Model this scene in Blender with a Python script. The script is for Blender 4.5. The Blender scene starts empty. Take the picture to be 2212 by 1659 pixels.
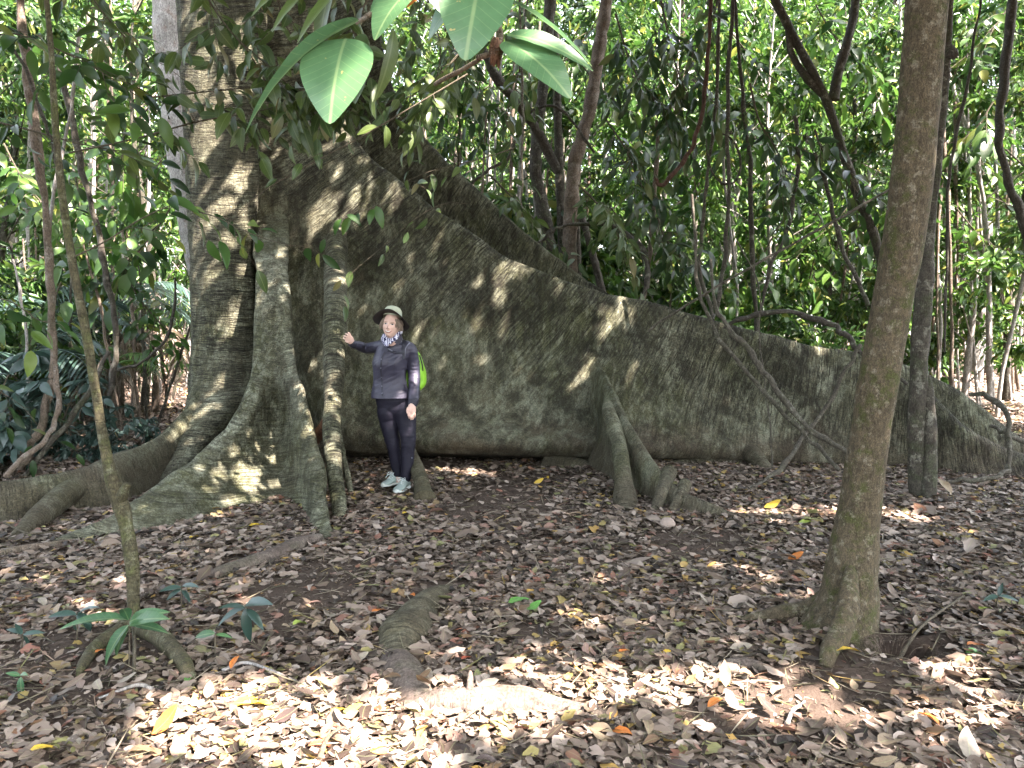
import bpy, math, random
import numpy as np
from mathutils import Vector, Matrix
random.seed(7); rng = np.random.default_rng(7)
SC = bpy.context.scene; COL = SC.collection
R = math.radians
# ---------------------------------------------------------------- camera numbers
CAMZ = 1.5; F = 1597.0; PITCH = math.atan((829.5-705.0)/F)
CP, SP = math.cos(PITCH), math.sin(PITCH)
def P(px, py, d):
    """point at distance d (world y) seen at pixel px,py of the 2212x1659 view of the photo"""
    dx = (px-1106.0)/F; dz = (829.5-py)/F
    r = np.array([dx, dz*SP+CP, dz*CP-SP])
    return np.array([0, 0, CAMZ]) + r*(d/r[1])
def G(px, py, z=0.0):
    dx = (px-1106.0)/F; dz = (829.5-py)/F
    r = np.array([dx, dz*SP+CP, dz*CP-SP])
    return np.array([0, 0, CAMZ]) + r*((z-CAMZ)/r[2])
TOSUN = np.array([0.50, -0.36, 0.86]); TOSUN = TOSUN/np.linalg.norm(TOSUN)
# ---------------------------------------------------------------- noise
def _hash(ix, iy, iz, seed):
    n = (ix*374761393 + iy*668265263 + iz*2147483647 + seed*974634777) & 0xffffffff
    n = ((n ^ (n >> 13))*1274126177) & 0xffffffff
    n = ((n ^ (n >> 15))*2246822519) & 0xffffffff
    return ((n ^ (n >> 16)) & 0xffff)/32767.5 - 1.0
def vnoise(p, seed=0):
    p = np.asarray(p, float); i = np.floor(p).astype(np.int64); f = p-i; f = f*f*(3-2*f)
    x, y, z = i[..., 0], i[..., 1], i[..., 2]; u, v, w = f[..., 0], f[..., 1], f[..., 2]
    r = 0
    for a in (0, 1):
        for b in (0, 1):
            for c in (0, 1):
                r = r + _hash(x+a, y+b, z+c, seed)*(u if a else 1-u)*(v if b else 1-v)*(w if c else 1-w)
    return r
def fbm(p, seed=0, o=3):
    s = 0; a = 1.0; p = np.asarray(p, float)
    for k in range(o):
        s = s + a*vnoise(p*(2.0**k), seed+k*17); a *= .5
    return s
# ---------------------------------------------------------------- mesh making
class MB:
    def __init__(s): s.v = []; s.f3 = []; s.f4 = []; s.uv = []; s.m3 = []; s.m4 = []; s.n = 0
    def add(s, v, f, uv=None, mi=0):
        v = np.asarray(v, float).reshape(-1, 3); f = np.asarray(f, np.int64)
        if len(f) == 0: return
        s.v.append(v); s.uv.append(np.asarray(uv, float).reshape(-1, 2) if uv is not None else np.zeros((len(v), 2)))
        mi = np.full(len(f), mi, np.int32) if np.isscalar(mi) else np.asarray(mi, np.int32)
        if f.shape[1] == 3: s.f3.append(f+s.n); s.m3.append(mi)
        else: s.f4.append(f+s.n); s.m4.append(mi)
        s.n += len(v)
    def mesh(s, name, mats, smooth=True):
        me = bpy.data.meshes.new(name)
        V = np.concatenate(s.v); U = np.concatenate(s.uv)
        f3 = np.concatenate(s.f3) if s.f3 else np.zeros((0, 3), np.int64)
        f4 = np.concatenate(s.f4) if s.f4 else np.zeros((0, 4), np.int64)
        L = np.concatenate([f3.ravel(), f4.ravel()]).astype(np.int32)
        st = np.concatenate([np.arange(len(f3))*3, len(f3)*3+np.arange(len(f4))*4]).astype(np.int32)
        me.vertices.add(len(V)); me.vertices.foreach_set('co', V.astype(np.float32).ravel())
        me.loops.add(len(L)); me.loops.foreach_set('vertex_index', L)
        me.polygons.add(len(st)); me.polygons.foreach_set('loop_start', st)
        mi = np.concatenate((s.m3 or [np.zeros(0, np.int32)])+(s.m4 or [np.zeros(0, np.int32)]))
        me.polygons.foreach_set('material_index', mi.astype(np.int32))
        me.polygons.foreach_set('use_smooth', np.full(len(st), smooth))
        uvl = me.uv_layers.new(name='UVMap'); uvl.data.foreach_set('uv', U[L].astype(np.float32).ravel())
        for m in (mats if isinstance(mats, (list, tuple)) else [mats]): me.materials.append(m)
        me.update(calc_edges=True); return me
    def obj(s, name, mats, parent=None, smooth=True):
        return link(name, s.mesh(name, mats, smooth), parent)
def link(name, me, parent=None):
    o = bpy.data.objects.new(name, me); COL.objects.link(o)
    if parent is not None: o.parent = parent
    return o
def tag(o, label=None, cat=None, group=None, kind=None):
    if label: o['label'] = label
    if cat: o['category'] = cat
    if group: o['group'] = group
    if kind: o['kind'] = kind
    return o
def thing(name, label, cat, group=None):
    o = bpy.data.objects.new(name, None); o.empty_display_size = .1; COL.objects.link(o)
    return tag(o, label, cat, group)
def copy_tree(o, parent=None):
    c = o.copy(); COL.objects.link(c)
    if parent is not None: c.parent = parent
    for ch in list(o.children): copy_tree(ch, c)
    return c
# ---------------------------------------------------------------- curves
def catmull(pts, n, closed=False):
    p = np.asarray(pts, float); k = len(p)
    if closed:
        t = np.linspace(0, k, n, endpoint=False); i = np.floor(t).astype(int); f = (t-i)[:, None]
        a, b, c, d = p[(i-1) % k], p[i % k], p[(i+1) % k], p[(i+2) % k]
    else:
        t = np.linspace(0, k-1, n); i = np.minimum(np.floor(t).astype(int), k-2); f = (t-i)[:, None]
        q = np.vstack([2*p[0]-p[1], p, 2*p[-1]-p[-2]])
        a, b, c, d = q[i], q[i+1], q[i+2], q[i+3]
    return .5*((2*b)+(-a+c)*f+(2*a-5*b+4*c-d)*f**2+(-a+3*b-3*c+d)*f**3)
def grid_faces(n, m, off=0):
    i, j = np.meshgrid(np.arange(n-1), np.arange(m-1), indexing='ij'); a = (i*m+j).ravel()+off
    return np.stack([a, a+1, a+m+1, a+m], 1)
def tube(mb, pts, rad, m=10, step=None, amp=0.0, nscale=3.0, seed=0, flat=None, mi=0, cap=True):
    """round tapering limb through pts (k,3) with radii rad"""
    pts = np.asarray(pts, float); rad = np.asarray(rad, float)
    L = np.linalg.norm(np.diff(pts, axis=0), axis=1).sum()
    n = max(3, int(L/step)) if step else max(3, (len(pts)-1)*6+1)
    Q = catmull(np.column_stack([pts, rad]), n); c = Q[:, :3]; r = np.maximum(Q[:, 3], 1e-4)
    T = np.gradient(c, axis=0); T /= np.linalg.norm(T, axis=1)[:, None]+1e-12
    N = np.zeros_like(T); a = np.array([1., 0, 0]) if abs(T[0, 0]) < .8 else np.array([0, 1., 0])
    prev = a-T[0]*(a@T[0]); prev /= np.linalg.norm(prev)
    for i in range(n):
        prev = prev-T[i]*(prev@T[i]); prev /= np.linalg.norm(prev)+1e-12; N[i] = prev
    B = np.cross(T, N)
    th = np.linspace(0, 2*np.pi, m+1); cs, sn = np.cos(th), np.sin(th)
    dirv = N[:, None, :]*cs[None, :, None]+B[:, None, :]*sn[None, :, None]
    rr = r[:, None]*np.ones(m+1)
    if amp:
        q = c[:, None, :]+dirv*r[:, None, None]
        q[:, -1] = q[:, 0]
        rr = rr*(1+amp*fbm(q*nscale, seed, 3))
    v = c[:, None, :]+dirv*rr[:, :, None]
    u = np.concatenate([[0], np.cumsum(np.linalg.norm(np.diff(c, axis=0), axis=1))])
    uv = np.stack([np.repeat(u[:, None], m+1, 1), r.mean()*np.repeat(th[None], n, 0)], 2)
    mb.add(v, grid_faces(n, m+1), uv, mi)
    if cap:
        for e, s in ((0, 1), (n-1, -1)):
            ring = v[e, :m]; vv = np.vstack([ring, ring.mean(0)+(-T[e] if e == 0 else T[e])*r[e]*.3])
            i = np.arange(m); f = np.stack([i, (i+1) % m, np.full(m, m)], 1)
            if s == 1: f = f[:, ::-1]
            mb.add(vv, f, np.full((m+1, 2), u[e]), mi)
def loft(mb, rings, n, m, amp=0.0, nscale=2.0, seed=0, mi=0, ridge=0.0, caps=False):
    """skin through closed control rings (T,K,3)"""
    rings = np.asarray(rings, float); T, K, _ = rings.shape
    rr = np.array([catmull(r, m, True) for r in rings])
    g = catmull(rr.reshape(T, -1), n).reshape(n, m, 3)
    if amp:
        nr = np.cross(np.gradient(g, axis=0), np.roll(g, -1, 1)-np.roll(g, 1, 1))
        nr /= np.linalg.norm(nr, axis=2)[..., None]+1e-9
        g = g+nr*(amp*fbm(g*nscale, seed, 4))[..., None]
    g = np.concatenate([g, g[:, :1]], 1)
    u = np.concatenate([[0], np.cumsum(np.linalg.norm(np.diff(g.mean(1), axis=0), axis=1))])
    w = np.concatenate([[0], np.cumsum(np.linalg.norm(np.diff(g[n//2], axis=0), axis=1))])
    uv = np.stack([np.repeat(u[:, None], m+1, 1), np.repeat(w[None], n, 0)], 2)
    mb.add(g, grid_faces(n, m+1), uv, mi)
    if caps:
        for e in (0, n-1):
            ring = g[e, :m]; i = np.arange(m)
            f = np.stack([i, (i+1) % m, np.full(m, m)], 1)
            if e == 0: f = f[:, ::-1]
            mb.add(np.vstack([ring, ring.mean(0)]), f, None, mi)
    return g
def fin(mb, rim, base, n, m, trim, tmid, tbase, side, amp=.04, nscale=1.3, seed=0, bulge=None, mi=0):
    """buttress plank: lofted between a rim curve and a base curve, rounded rim, both faces. side = unit vector to its front"""
    Rm = catmull(rim, n); Bm = catmull(base, n); side = np.asarray(side, float)
    w_ = np.clip(np.linspace(0, 1, n)*6, 0, 1); up_ = unit(Rm-Bm); Rm = Rm+up_*(.045*fbm(Rm*1.6, seed+3, 4)*w_)[:, None]
    D = Bm-Rm; ln = np.linalg.norm(D, axis=1)
    s = np.linspace(0, 1, m)**1.3
    fr = []
    mid = Rm[:, None]+D[:, None]*s[None, :, None]
    th = np.where(s < .5, trim+(tmid-trim)*(s/.5), tmid+(tbase-tmid)*((s-.5)/.5))
    th = np.repeat(th[None], n, 0)
    dist = s[None]*ln[:, None]
    th = th*np.sqrt(np.clip(1-(1-np.clip(dist/(trim*2.2), 0, 1))**2, 0, 1))
    nr = np.cross(np.gradient(Rm, axis=0), D); nr /= np.linalg.norm(nr, axis=1)[:, None]+1e-9
    nr[(nr@side) < 0] *= -1
    for sg in (1, -1):
        q = mid+nr[:, None]*(sg*th)[..., None]
        if bulge is not None and sg == 1: q = q+nr[:, None]*bulge(np.linspace(0, 1, n)[:, None], s[None])[..., None]
        a = amp*fbm(q*nscale, seed+(0 if sg == 1 else 50), 4)*np.clip(dist/.3, .25, 1)
        q = q+nr[:, None]*(a*sg)[..., None]
        u = np.concatenate([[0], np.cumsum(np.linalg.norm(np.diff(Rm, axis=0), axis=1))])
        uv = np.stack([np.repeat(u[:, None], m, 1), dist+(0 if sg == 1 else 9)], 2)
        fr.append((q, uv))
    rimmid = (fr[0][0][:, 0]+fr[1][0][:, 0])/2
    fr[0][0][:, 0] = rimmid; fr[1][0][:, 0] = rimmid
    q = np.concatenate([fr[1][0][:, ::-1], fr[0][0][:, 1:]], 1); uv = np.concatenate([fr[1][1][:, ::-1], fr[0][1][:, 1:]], 1)
    mb.add(q, grid_faces(n, q.shape[1]), uv, mi)
    return fr[0][0]
# ---------------------------------------------------------------- leaves
def leaf_tpl(n=4, wid=.36, fold=.18, curl=.25, twist=0.0, belly=.42, tip=.9, wave=0.0, seed=0):
    """one leaf, base at the origin, length 1 along +Y, face +Z; two half blades along a midrib"""
    t = np.linspace(0, 1, n+1)
    w = wid*.5*(np.sin(np.pi*t**(math.log(.5)/math.log(belly))))**tip
    rg = np.random.default_rng(seed)
    y = t.copy(); z = -curl*t**2
    ang = np.arctan(2*curl*t); y = np.concatenate([[0], np.cumsum(np.cos((ang[1:]+ang[:-1])/2))/n]); z = np.concatenate([[0], -np.cumsum(np.sin((ang[1:]+ang[:-1])/2))/n])
    V = []; Fq = []; Ft = []; UV = []
    for i in range(n+1): V.append((0, y[i], z[i])); UV.append((.5, t[i]))
    L = {}; Rr = {}
    for i in range(1, n):
        for d, sg in ((L, -1), (Rr, 1)):
            zz = z[i]+fold*w[i]*2+wave*rg.normal(); a = twist*t[i]
            d[i] = len(V); V.append((sg*w[i]*math.cos(a), y[i], zz+sg*w[i]*math.sin(a))); UV.append((.5+sg*w[i], t[i]))
    for d, sg in ((L, -1), (Rr, 1)):
        Ft.append((0, d[1], 1) if sg < 0 else (0, 1, d[1]))
        for i in range(1, n-1): Fq.append((i, d[i], d[i+1], i+1) if sg < 0 else (i, i+1, d[i+1], d[i]))
        Ft.append((n-1, d[n-1], n) if sg < 0 else (n-1, n, d[n-1]))
    # normals up: order checked so +Z faces up
    fl = lambda F: np.array([f[::-1] for f in F], np.int64).reshape(-1, len(F[0]) if F else 3)
    return np.array(V), fl(Ft), (fl(Fq) if Fq else np.zeros((0, 4), np.int64)), np.array(UV)
def leaf_tpl6(wid=.4, fold=.15, droop=.2):
    w = wid/2
    V = np.array([(0, 0, 0), (w*.85, .3, fold*w*2-droop*.06), (w*.8, .66, fold*w*2-droop*.4), (0, 1, -droop), (-w*.8, .66, fold*w*2-droop*.4), (-w*.85, .3, fold*w*2-droop*.06)])
    return V, np.zeros((0, 3), np.int64), np.array([(0, 1, 2, 3), (0, 3, 4, 5)]), np.array([(.5, 0), (.9, .3), (.9, .66), (.5, 1), (.1, .66), (.1, .3)])
def unit(a): a = np.asarray(a, float); return a/(np.linalg.norm(a, axis=-1, keepdims=True)+1e-12)
def add_leaves(mb, tpls, pos, d, up, size, mi=0, wscale=None):
    """many leaves: base points pos, directions d, approximate face normals up, lengths size"""
    pos = np.asarray(pos, float); N = len(pos)
    if N == 0: return
    d = unit(d); x = unit(np.cross(d, up)); z = np.cross(x, d)
    size = np.broadcast_to(np.asarray(size, float), (N,)); ws = np.ones(N) if wscale is None else wscale
    which = rng.integers(0, len(tpls), N)
    for k, (V, Ft, Fq, UV) in enumerate(tpls):
        s = which == k; n = s.sum()
        if n == 0: continue
        q = pos[s][:, None]+size[s][:, None, None]*(V[None, :, 0:1]*x[s][:, None]*ws[s][:, None, None]+V[None, :, 1:2]*d[s][:, None]+V[None, :, 2:3]*z[s][:, None])
        uv = np.broadcast_to(UV[None], (n,)+UV.shape)
        kv = len(V); off = (np.arange(n)*kv)[:, None, None]; base = mb.n
        mm = mi if np.isscalar(mi) else np.asarray(mi)[s]
        if len(Fq):
            mb.add(q, (Fq[None]+off).reshape(-1, 4), uv, mm if np.isscalar(mm) else np.repeat(mm, len(Fq)))
            if len(Ft):
                mb.f3.append((Ft[None]+off).reshape(-1, 3)+base); mb.m3.append(np.full(n*len(Ft), mm, np.int32) if np.isscalar(mm) else np.repeat(mm, len(Ft)).astype(np.int32))
        else:
            mb.add(q, (Ft[None]+off).reshape(-1, 3), uv, mm if np.isscalar(mm) else np.repeat(mm, len(Ft)))
def rdirs(n, zbias=0.0, flat=1.0):
    d = rng.normal(size=(n, 3)); d[:, 2] = d[:, 2]*flat+zbias; return unit(d)
# ---------------------------------------------------------------- materials
class NT:
    def __init__(s, name):
        s.m = bpy.data.materials.new(name); s.m.use_nodes = True; s.t = s.m.node_tree; s.t.nodes.clear()
        s.out = s.t.nodes.new('ShaderNodeOutputMaterial')
    def n(s, typ, ins=None, **pr):
        nd = s.t.nodes.new('ShaderNode'+typ)
        for k, v in pr.items(): setattr(nd, k, v)
        for k, v in (ins or {}).items(): s.set(nd.inputs[k], v)
        return nd
    def set(s, i, v):
        if isinstance(v, bpy.types.NodeSocket): s.t.links.new(v, i)
        elif isinstance(v, bpy.types.Node): s.t.links.new(v.outputs[0], i)
        else:
            if i.type == 'RGBA' and len(v) == 3: v = (*v, 1)
            i.default_value = v
    def ramp(s, fac, stops, interp='LINEAR'):
        nd = s.n('ValToRGB', {'Fac': fac}); e = nd.color_ramp.elements; nd.color_ramp.interpolation = interp
        while len(e) < len(stops): e.new(.5)
        for k, (p, c) in enumerate(stops):
            e[k].position = p; e[k].color = (*c, 1) if len(c) == 3 else (c[0],)*3+(1,)
        return nd.outputs[0]
    def mix(s, fac, a, b, mode='MIX'):
        nd = s.n('Mix', data_type='RGBA', blend_type=mode)
        s.set(nd.inputs[0], fac); s.set(nd.inputs[6], a); s.set(nd.inputs[7], b); return nd.outputs[2]
    def math(s, op, a, b=0.0, c=None):
        nd = s.n('Math', operation=op); s.set(nd.inputs[0], a); s.set(nd.inputs[1], b)
        if c is not None: s.set(nd.inputs[2], c)
        return nd.outputs[0]
    def vmul(s, v, k): return s.n('VectorMath', {0: v, 1: k}, operation='MULTIPLY').outputs[0]
    def vadd(s, v, k): return s.n('VectorMath', {0: v, 1: k}, operation='ADD').outputs[0]
    def noise(s, vec, scale, detail=4, rough=.55, dist=0.0):
        return s.n('TexNoise', {'Vector': vec, 'Scale': scale, 'Detail': detail, 'Roughness': rough, 'Distortion': dist}).outputs[0]
    def pos(s): return s.n('NewGeometry').outputs['Position']
    def uv(s): return s.n('TexCoord').outputs['UV']
    def objco(s): return s.n('TexCoord').outputs['Object']
    def island(s): return s.n('NewGeometry').outputs['Random Per Island']
    def bump(s, h, strength=.5, dist=.02, normal=None):
        nd = s.n('Bump', {'Height': h, 'Strength': strength, 'Distance': dist})
        if normal is not None: s.set(nd.inputs['Normal'], normal)
        return nd.outputs[0]
    def bsdf(s, col, rough=.8, normal=None, spec=.3, **kw):
        nd = s.n('BsdfPrincipled', {'Base Color': col, 'Roughness': rough, 'Specular IOR Level': spec})
        if normal is not None: s.set(nd.inputs['Normal'], normal)
        for k, v in kw.items(): s.set(nd.inputs[k], v)
        return nd.outputs[0]
    def done(s, sh): s.t.links.new(sh, s.out.inputs['Surface']); return s.m
def bark_big(name, lines=1.0, lichen=.5, brown=0.0, moss=.4, fade=False, dark=.88, k=1.0):
    """grey-green bark of the giant: fine dark cracks across the growth direction, pale lichen, moss"""
    b = NT(name); p = b.pos(); uv = b.uv()
    wob = b.vadd(uv, b.vmul(b.n('TexNoise', {'Vector': p, 'Scale': 2.2, 'Detail': 3}).outputs[1], (.10, .10, 0)))
    c1 = b.noise(b.vmul(wob, (20, 1.3, 1)), 1.0, 3, .6); c2 = b.noise(b.vmul(wob, (3.5, 26, 1)), 1.0, 3, .6); c3 = b.noise(b.vmul(wob, (48, 3, 1)), 1.0, 2, .5)
    k1 = b.ramp(b.math('ABSOLUTE', b.math('SUBTRACT', c1, .5)), [(0, (0,)), (.028, (1,))]); k3 = b.ramp(b.math('ABSOLUTE', b.math('SUBTRACT', c3, .5)), [(0, (.25,)), (.05, (1,))])
    k2 = b.ramp(b.math('ABSOLUTE', b.math('SUBTRACT', c2, .5)), [(0, (.3,)), (.03, (1,))])
    patch = b.ramp(b.noise(p, .9, 3), [(.38, (0,)), (.6, (1,))])
    if fade:   # growth cracks are clear towards the rim and lost under lichen lower down
        fv = b.math('ADD', b.n('SeparateXYZ', {0: uv}).outputs[1], b.math('MULTIPLY', b.noise(p, 1.3, 4), 1.2))
        lines = b.math('MULTIPLY', b.ramp(b.math('DIVIDE', fv, 4.0), [(.28, (1,)), (.52, (.3,))]), lines)
    l1 = b.math('MULTIPLY', b.math('MULTIPLY', b.mix(lines, (1, 1, 1), k1), b.mix(b.math('MULTIPLY', lines, .8), (1, 1, 1), k3)), b.mix(b.math('MULTIPLY', b.math('MULTIPLY', patch, .8), lines), (1, 1, 1), k2))
    base = b.mix(b.noise(p, 5.5, 6, .65), tuple(c*k for c in (.062, .057, .036)), tuple(c*k for c in (.195, .195, .128)))
    base = b.mix(b.ramp(b.noise(p, 1.1, 4), [(.42, (0,)), (.6, (moss,))]), base, (.058, .070, .020))
    drift = b.vmul(p, (1.0, 1.0, .55))
    li = b.ramp(b.noise(drift, 4.5, 9, .76, .3), [(.485, (0,)), (.60, (1,))]); li2 = b.ramp(b.noise(drift, 16, 6, .7), [(.5, (0,)), (.58, (1,))])
    big = b.ramp(b.noise(p, .7, 2), [(.35, (.25,)), (.6, (1,))])
    base = b.mix(b.math('MULTIPLY', b.math('MULTIPLY', li, big), lichen), base, (.36, .38, .28))
    base = b.mix(b.math('MULTIPLY', li2, lichen*.55), base, (.27, .28, .20))
    dk = b.ramp(b.noise(b.vadd(drift, (7, 3, 1)), 3.2, 9, .76, .2), [(.455, (0,)), (.58, (1,))])
    base = b.mix(b.math('MULTIPLY', dk, dark), base, (.030, .028, .018))
    if brown: base = b.mix(b.math('MULTIPLY', b.ramp(b.math('ADD', b.n('SeparateXYZ', {0: p}).outputs[2], b.math('MULTIPLY', b.noise(p, 2.2, 6, .65), 1.1)), [(.72, (1,)), (1.05, (0,))]), brown), base, (.095, .072, .05))
    base = b.mix(1.0, base, b.ramp(b.noise(p, 75, 5, .75), [(.30, (.38,)), (.52, (1,)), (.68, (1.5,))]), 'MULTIPLY')
    strk = b.ramp(b.noise(b.vmul(p, (9, 9, .8)), 1.0, 5, .65), [(.38, (.6,)), (.54, (1.0,))])
    if fade: base = b.mix(.8, base, strk, 'MULTIPLY')
    col = b.mix(l1, (.022, .020, .015), base)
    h = b.math('ADD', b.math('MULTIPLY', l1, .8), b.math('MULTIPLY', b.noise(p, 14, 6, .7), .9))
    nb = b.bump(h, .9, .028)
    return b.done(b.bsdf(col, .86, nb, .2))
def bark(name, c0, c1, spot=(.3, .3, .26), spotamt=.5, moss=(.05, .065, .02), mossamt=.3, rings=0.0, nsc=1.0, bump=.6):
    b = NT(name); p = b.pos(); uv = b.uv()
    pst = b.vmul(p, (1, 1, .45))
    col = b.mix(b.ramp(b.noise(pst, 22*nsc, 7, .7), [(.32, (0,)), (.68, (1,))]), c0, c1)
    col = b.mix(b.math('MULTIPLY', b.ramp(b.noise(p, 5*nsc, 6, .7), [(.50, (0,)), (.62, (1,))]), mossamt), col, moss)
    col = b.mix(b.math('MULTIPLY', b.ramp(b.noise(b.vadd(p, (3, 1, 5)), 9*nsc, 8, .75), [(.54, (0,)), (.62, (1,))]), spotamt), col, spot)
    col = b.mix(1.0, col, b.ramp(b.noise(pst, 110*nsc, 4, .7), [(.32, (.4,)), (.55, (1,)), (.7, (1.4,))]), 'MULTIPLY')
    h = b.noise(pst, 38*nsc, 6, .7)
    if rings:
        r = b.noise(b.vmul(uv, (30, 2, 1)), 1.0, 3); k = b.ramp(b.math('ABSOLUTE', b.math('SUBTRACT', r, .5)), [(0, (0,)), (.03, (1,))])
        col = b.mix(b.math('MULTIPLY', b.math('SUBTRACT', 1.0, k), rings), col, (.03, .026, .02)); h = b.math('ADD', h, b.math('MULTIPLY', k, .6))
    return b.done(b.bsdf(col, .85, b.bump(h, bump, .012), .25))
def leafmat(name, stops, rough=.38, trans=.35, transcol=None, spec=.5, vein=0.0, spots=None, sat=1.0):
    """leaf blade: colour differs leaf by leaf; light passes through"""
    b = NT(name); isl = b.island(); col = b.ramp(isl, stops)
    uv = b.uv()
    if vein:
        x = b.n('SeparateXYZ', {0: uv}).outputs[0]; y = b.n('SeparateXYZ', {0: uv}).outputs[1]
        ax = b.math('ABSOLUTE', b.math('SUBTRACT', x, .5))
        rib = b.ramp(ax, [(.007, (1,)), (.02, (0,))])
        side = b.ramp(b.math('ABSOLUTE', b.math('SUBTRACT', b.math('FRACT', b.math('SUBTRACT', b.math('MULTIPLY', y, 11.0), b.math('MULTIPLY', ax, 9.0))), .5)), [(.0, (.55,)), (.06, (0,))])
        col = b.mix(b.math('MULTIPLY', b.math('MAXIMUM', rib, side), vein), col, b.mix(.55, col, (.45, .55, .25)))
    if vein >= .28: col = b.mix(.5, col, b.ramp(b.noise(b.objco(), 9, 5, .7), [(.3, (.55,)), (.6, (1.1,))]), 'MULTIPLY')
    if spots:
        sp = b.ramp(b.noise(b.objco(), 55, 2), [(.72, (0,)), (.735, (1,))]); col = b.mix(sp, col, spots)
    nrm = b.bump(b.noise(b.objco(), 30, 3), .15, .01)
    sh = b.bsdf(col, rough, nrm, spec)
    tr = b.n('BsdfTranslucent', {'Color': b.mix(.5, col, transcol) if transcol else col}).outputs[0]
    mx = b.n('MixShader', {0: trans, 1: sh, 2: tr}).outputs[0]
    return b.done(mx)
def plain(name, col, rough=.6, spec=.4, var=.12, sc=40, bump=.1, **kw):
    b = NT(name); n = b.noise(b.objco(), sc, 4)
    c = b.mix(n, tuple(x*(1-var) for x in col), tuple(min(1, x*(1+var)) for x in col))
    return b.done(b.bsdf(c, rough, b.bump(n, bump, .004), spec, **kw))
SKY, SUN, EXPO = .14, 5.0, 3.45
# ================================================================ ground
def groundz(x, y):
    x = np.asarray(x, float); y = np.asarray(y, float)
    p = np.stack([x, y, np.zeros_like(x)], -1)
    z = .035*fbm(p*.55, 5, 3)+.012*fbm(p*2.6, 9, 3)
    hx, hy, _ = HOLE
    r = np.sqrt(((x-hx)/1.35)**2+(y-hy)**2)
    z = z-.34*np.clip(1-(r/.115)**4, 0, 1)+.05*np.exp(-((r-.25)/.12)**2)*(y < hy+.1)
    far = np.clip((y-11)/30, 0, 1)
    return z+far**1.5*1.2+.5*np.clip((y-25)/60, 0, 1)*vnoise(p*.06, 3)
HOLE = G(1928, 1398)
mb = MB()
def gsheet(xs, ys):
    X, Y = np.meshgrid(xs, ys, indexing='ij'); Z = groundz(X, Y)
    mb.add(np.stack([X, Y, Z], -1), grid_faces(len(xs), len(ys))[:, ::-1], np.stack([X, Y], -1))
def spaced(a, b, hole, fine, coarse_pts):
    core = np.arange(hole-.3, hole+.3, fine); return np.unique(np.concatenate([coarse_pts[(coarse_pts < hole-.3) | (coarse_pts > hole+.3)], core]))
xs = np.concatenate([-np.geomspace(240, 9, 26), np.arange(-8.7, 8.8, .09), np.geomspace(9, 240, 26)])
ys = np.concatenate([np.linspace(-30, 1, 18), np.arange(1.1, 11.5, .09), np.geomspace(11.7, 260, 44)])
xs = spaced(0, 0, HOLE[0], .018, xs); ys = spaced(0, 0, HOLE[1], .018, ys)
gsheet(xs, ys)
b = NT('forest_soil'); p = b.pos()
vo = b.n('TexVoronoi', {'Vector': b.vmul(p, (1, 1, 0)), 'Scale': 11.0, 'Randomness': 1.0})
bits = b.ramp(vo.outputs[1], [(0, (.05, .036, .028)), (.35, (.12, .088, .068)), (.7, (.2, .155, .125)), (1, (.3, .24, .2))])
soil = b.mix(b.noise(p, 18, 6, .7), (.045, .033, .025), (.105, .08, .062))
near = b.ramp(b.math('DIVIDE', b.n('SeparateXYZ', {0: p}).outputs[1], 30.0), [(.3, (0,)), (.45, (.8,))])
col = b.mix(near, soil, bits)
hh = b.math('ADD', b.noise(p, 30, 7, .7), b.math('MULTIPLY', vo.outputs[0], near))
GROUND_MAT = b.done(b.bsdf(col, .95, b.bump(hh, .8, .03), .15))
ground = tag(mb.obj('ground', GROUND_MAT), 'bare brown forest soil under the fallen leaves', 'ground', kind='structure')
# ================================================================ materials shared by plants
M_BUTT = bark_big('buttress_bark', .95, .85, .6, .55, True, .75, 1.12)
M_COLUMN = bark_big('fluted_bark', 1.0, .6, 0, .5, False, .45, 1.1)
M_FRONT = bark_big('front_root_bark', .6, .85, 0, .55, False, .45, 1.15)
M_ROOT = bark_big('root_bark', .45, .45, .5, .5, False, .5, 1.0)
M_MOSSTRUNK = bark('mossy_trunk_bark', (.042, .034, .021), (.135, .108, .066), (.29, .27, .2), .5, (.055, .065, .014), .8, 0, 2.4, 1.0)
M_SLIM = bark('slim_trunk_bark', (.035, .031, .024), (.095, .085, .066), (.30, .30, .24), .5, (.05, .07, .025), .4, .2, 1.1)
M_SAPL = bark('sapling_bark', (.045, .04, .022), (.10, .09, .05), (.26, .27, .18), .4, (.09, .11, .03), .45, .25, 1.3)
M_PALE = bark('pale_bark', (.2, .19, .175), (.4, .385, .36), (.2, .14, .11), .6, (.12, .12, .09), .25, 0, .7)
M_DARKST = bark('dark_stem_bark', (.04, .035, .028), (.095, .084, .068), (.22, .22, .18), .5, (.04, .05, .02), .3, .1, 1.2)
M_BROWNST = bark('brown_stem_bark', (.10, .075, .055), (.22, .175, .135), (.36, .34, .3), .4, (.06, .07, .03), .3, .1, 1.0)
M_LIANA = bark('liana_bark', (.055, .048, .038), (.13, .118, .09), (.28, .28, .22), .5, (.05, .065, .025), .35, .3, 1.4)
M_REDL = bark('red_liana_bark', (.055, .03, .02), (.12, .065, .045), (.2, .15, .12), .2, (.04, .04, .02), .2, .2, 1.2)
M_REDROOT = bark('red_root_bark', (.075, .036, .022), (.15, .075, .045), (.25, .18, .13), .3, (.06, .05, .03), .2, .2, 1.2)
M_LITROOT = bark('smooth_root_bark', (.075, .058, .046), (.155, .125, .105), (.24, .22, .18), .35, (.075, .08, .045), .4, .15, .8, .4)
G_MID = [(0, (.018, .048, .013)), (.3, (.034, .082, .018)), (.6, (.055, .12, .023)), (.88, (.09, .165, .03)), (1, (.18, .2, .04))]
G_DARK = [(0, (.018, .042, .014)), (.5, (.032, .07, .02)), (.85, (.055, .095, .025)), (1, (.10, .12, .03))]
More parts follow.
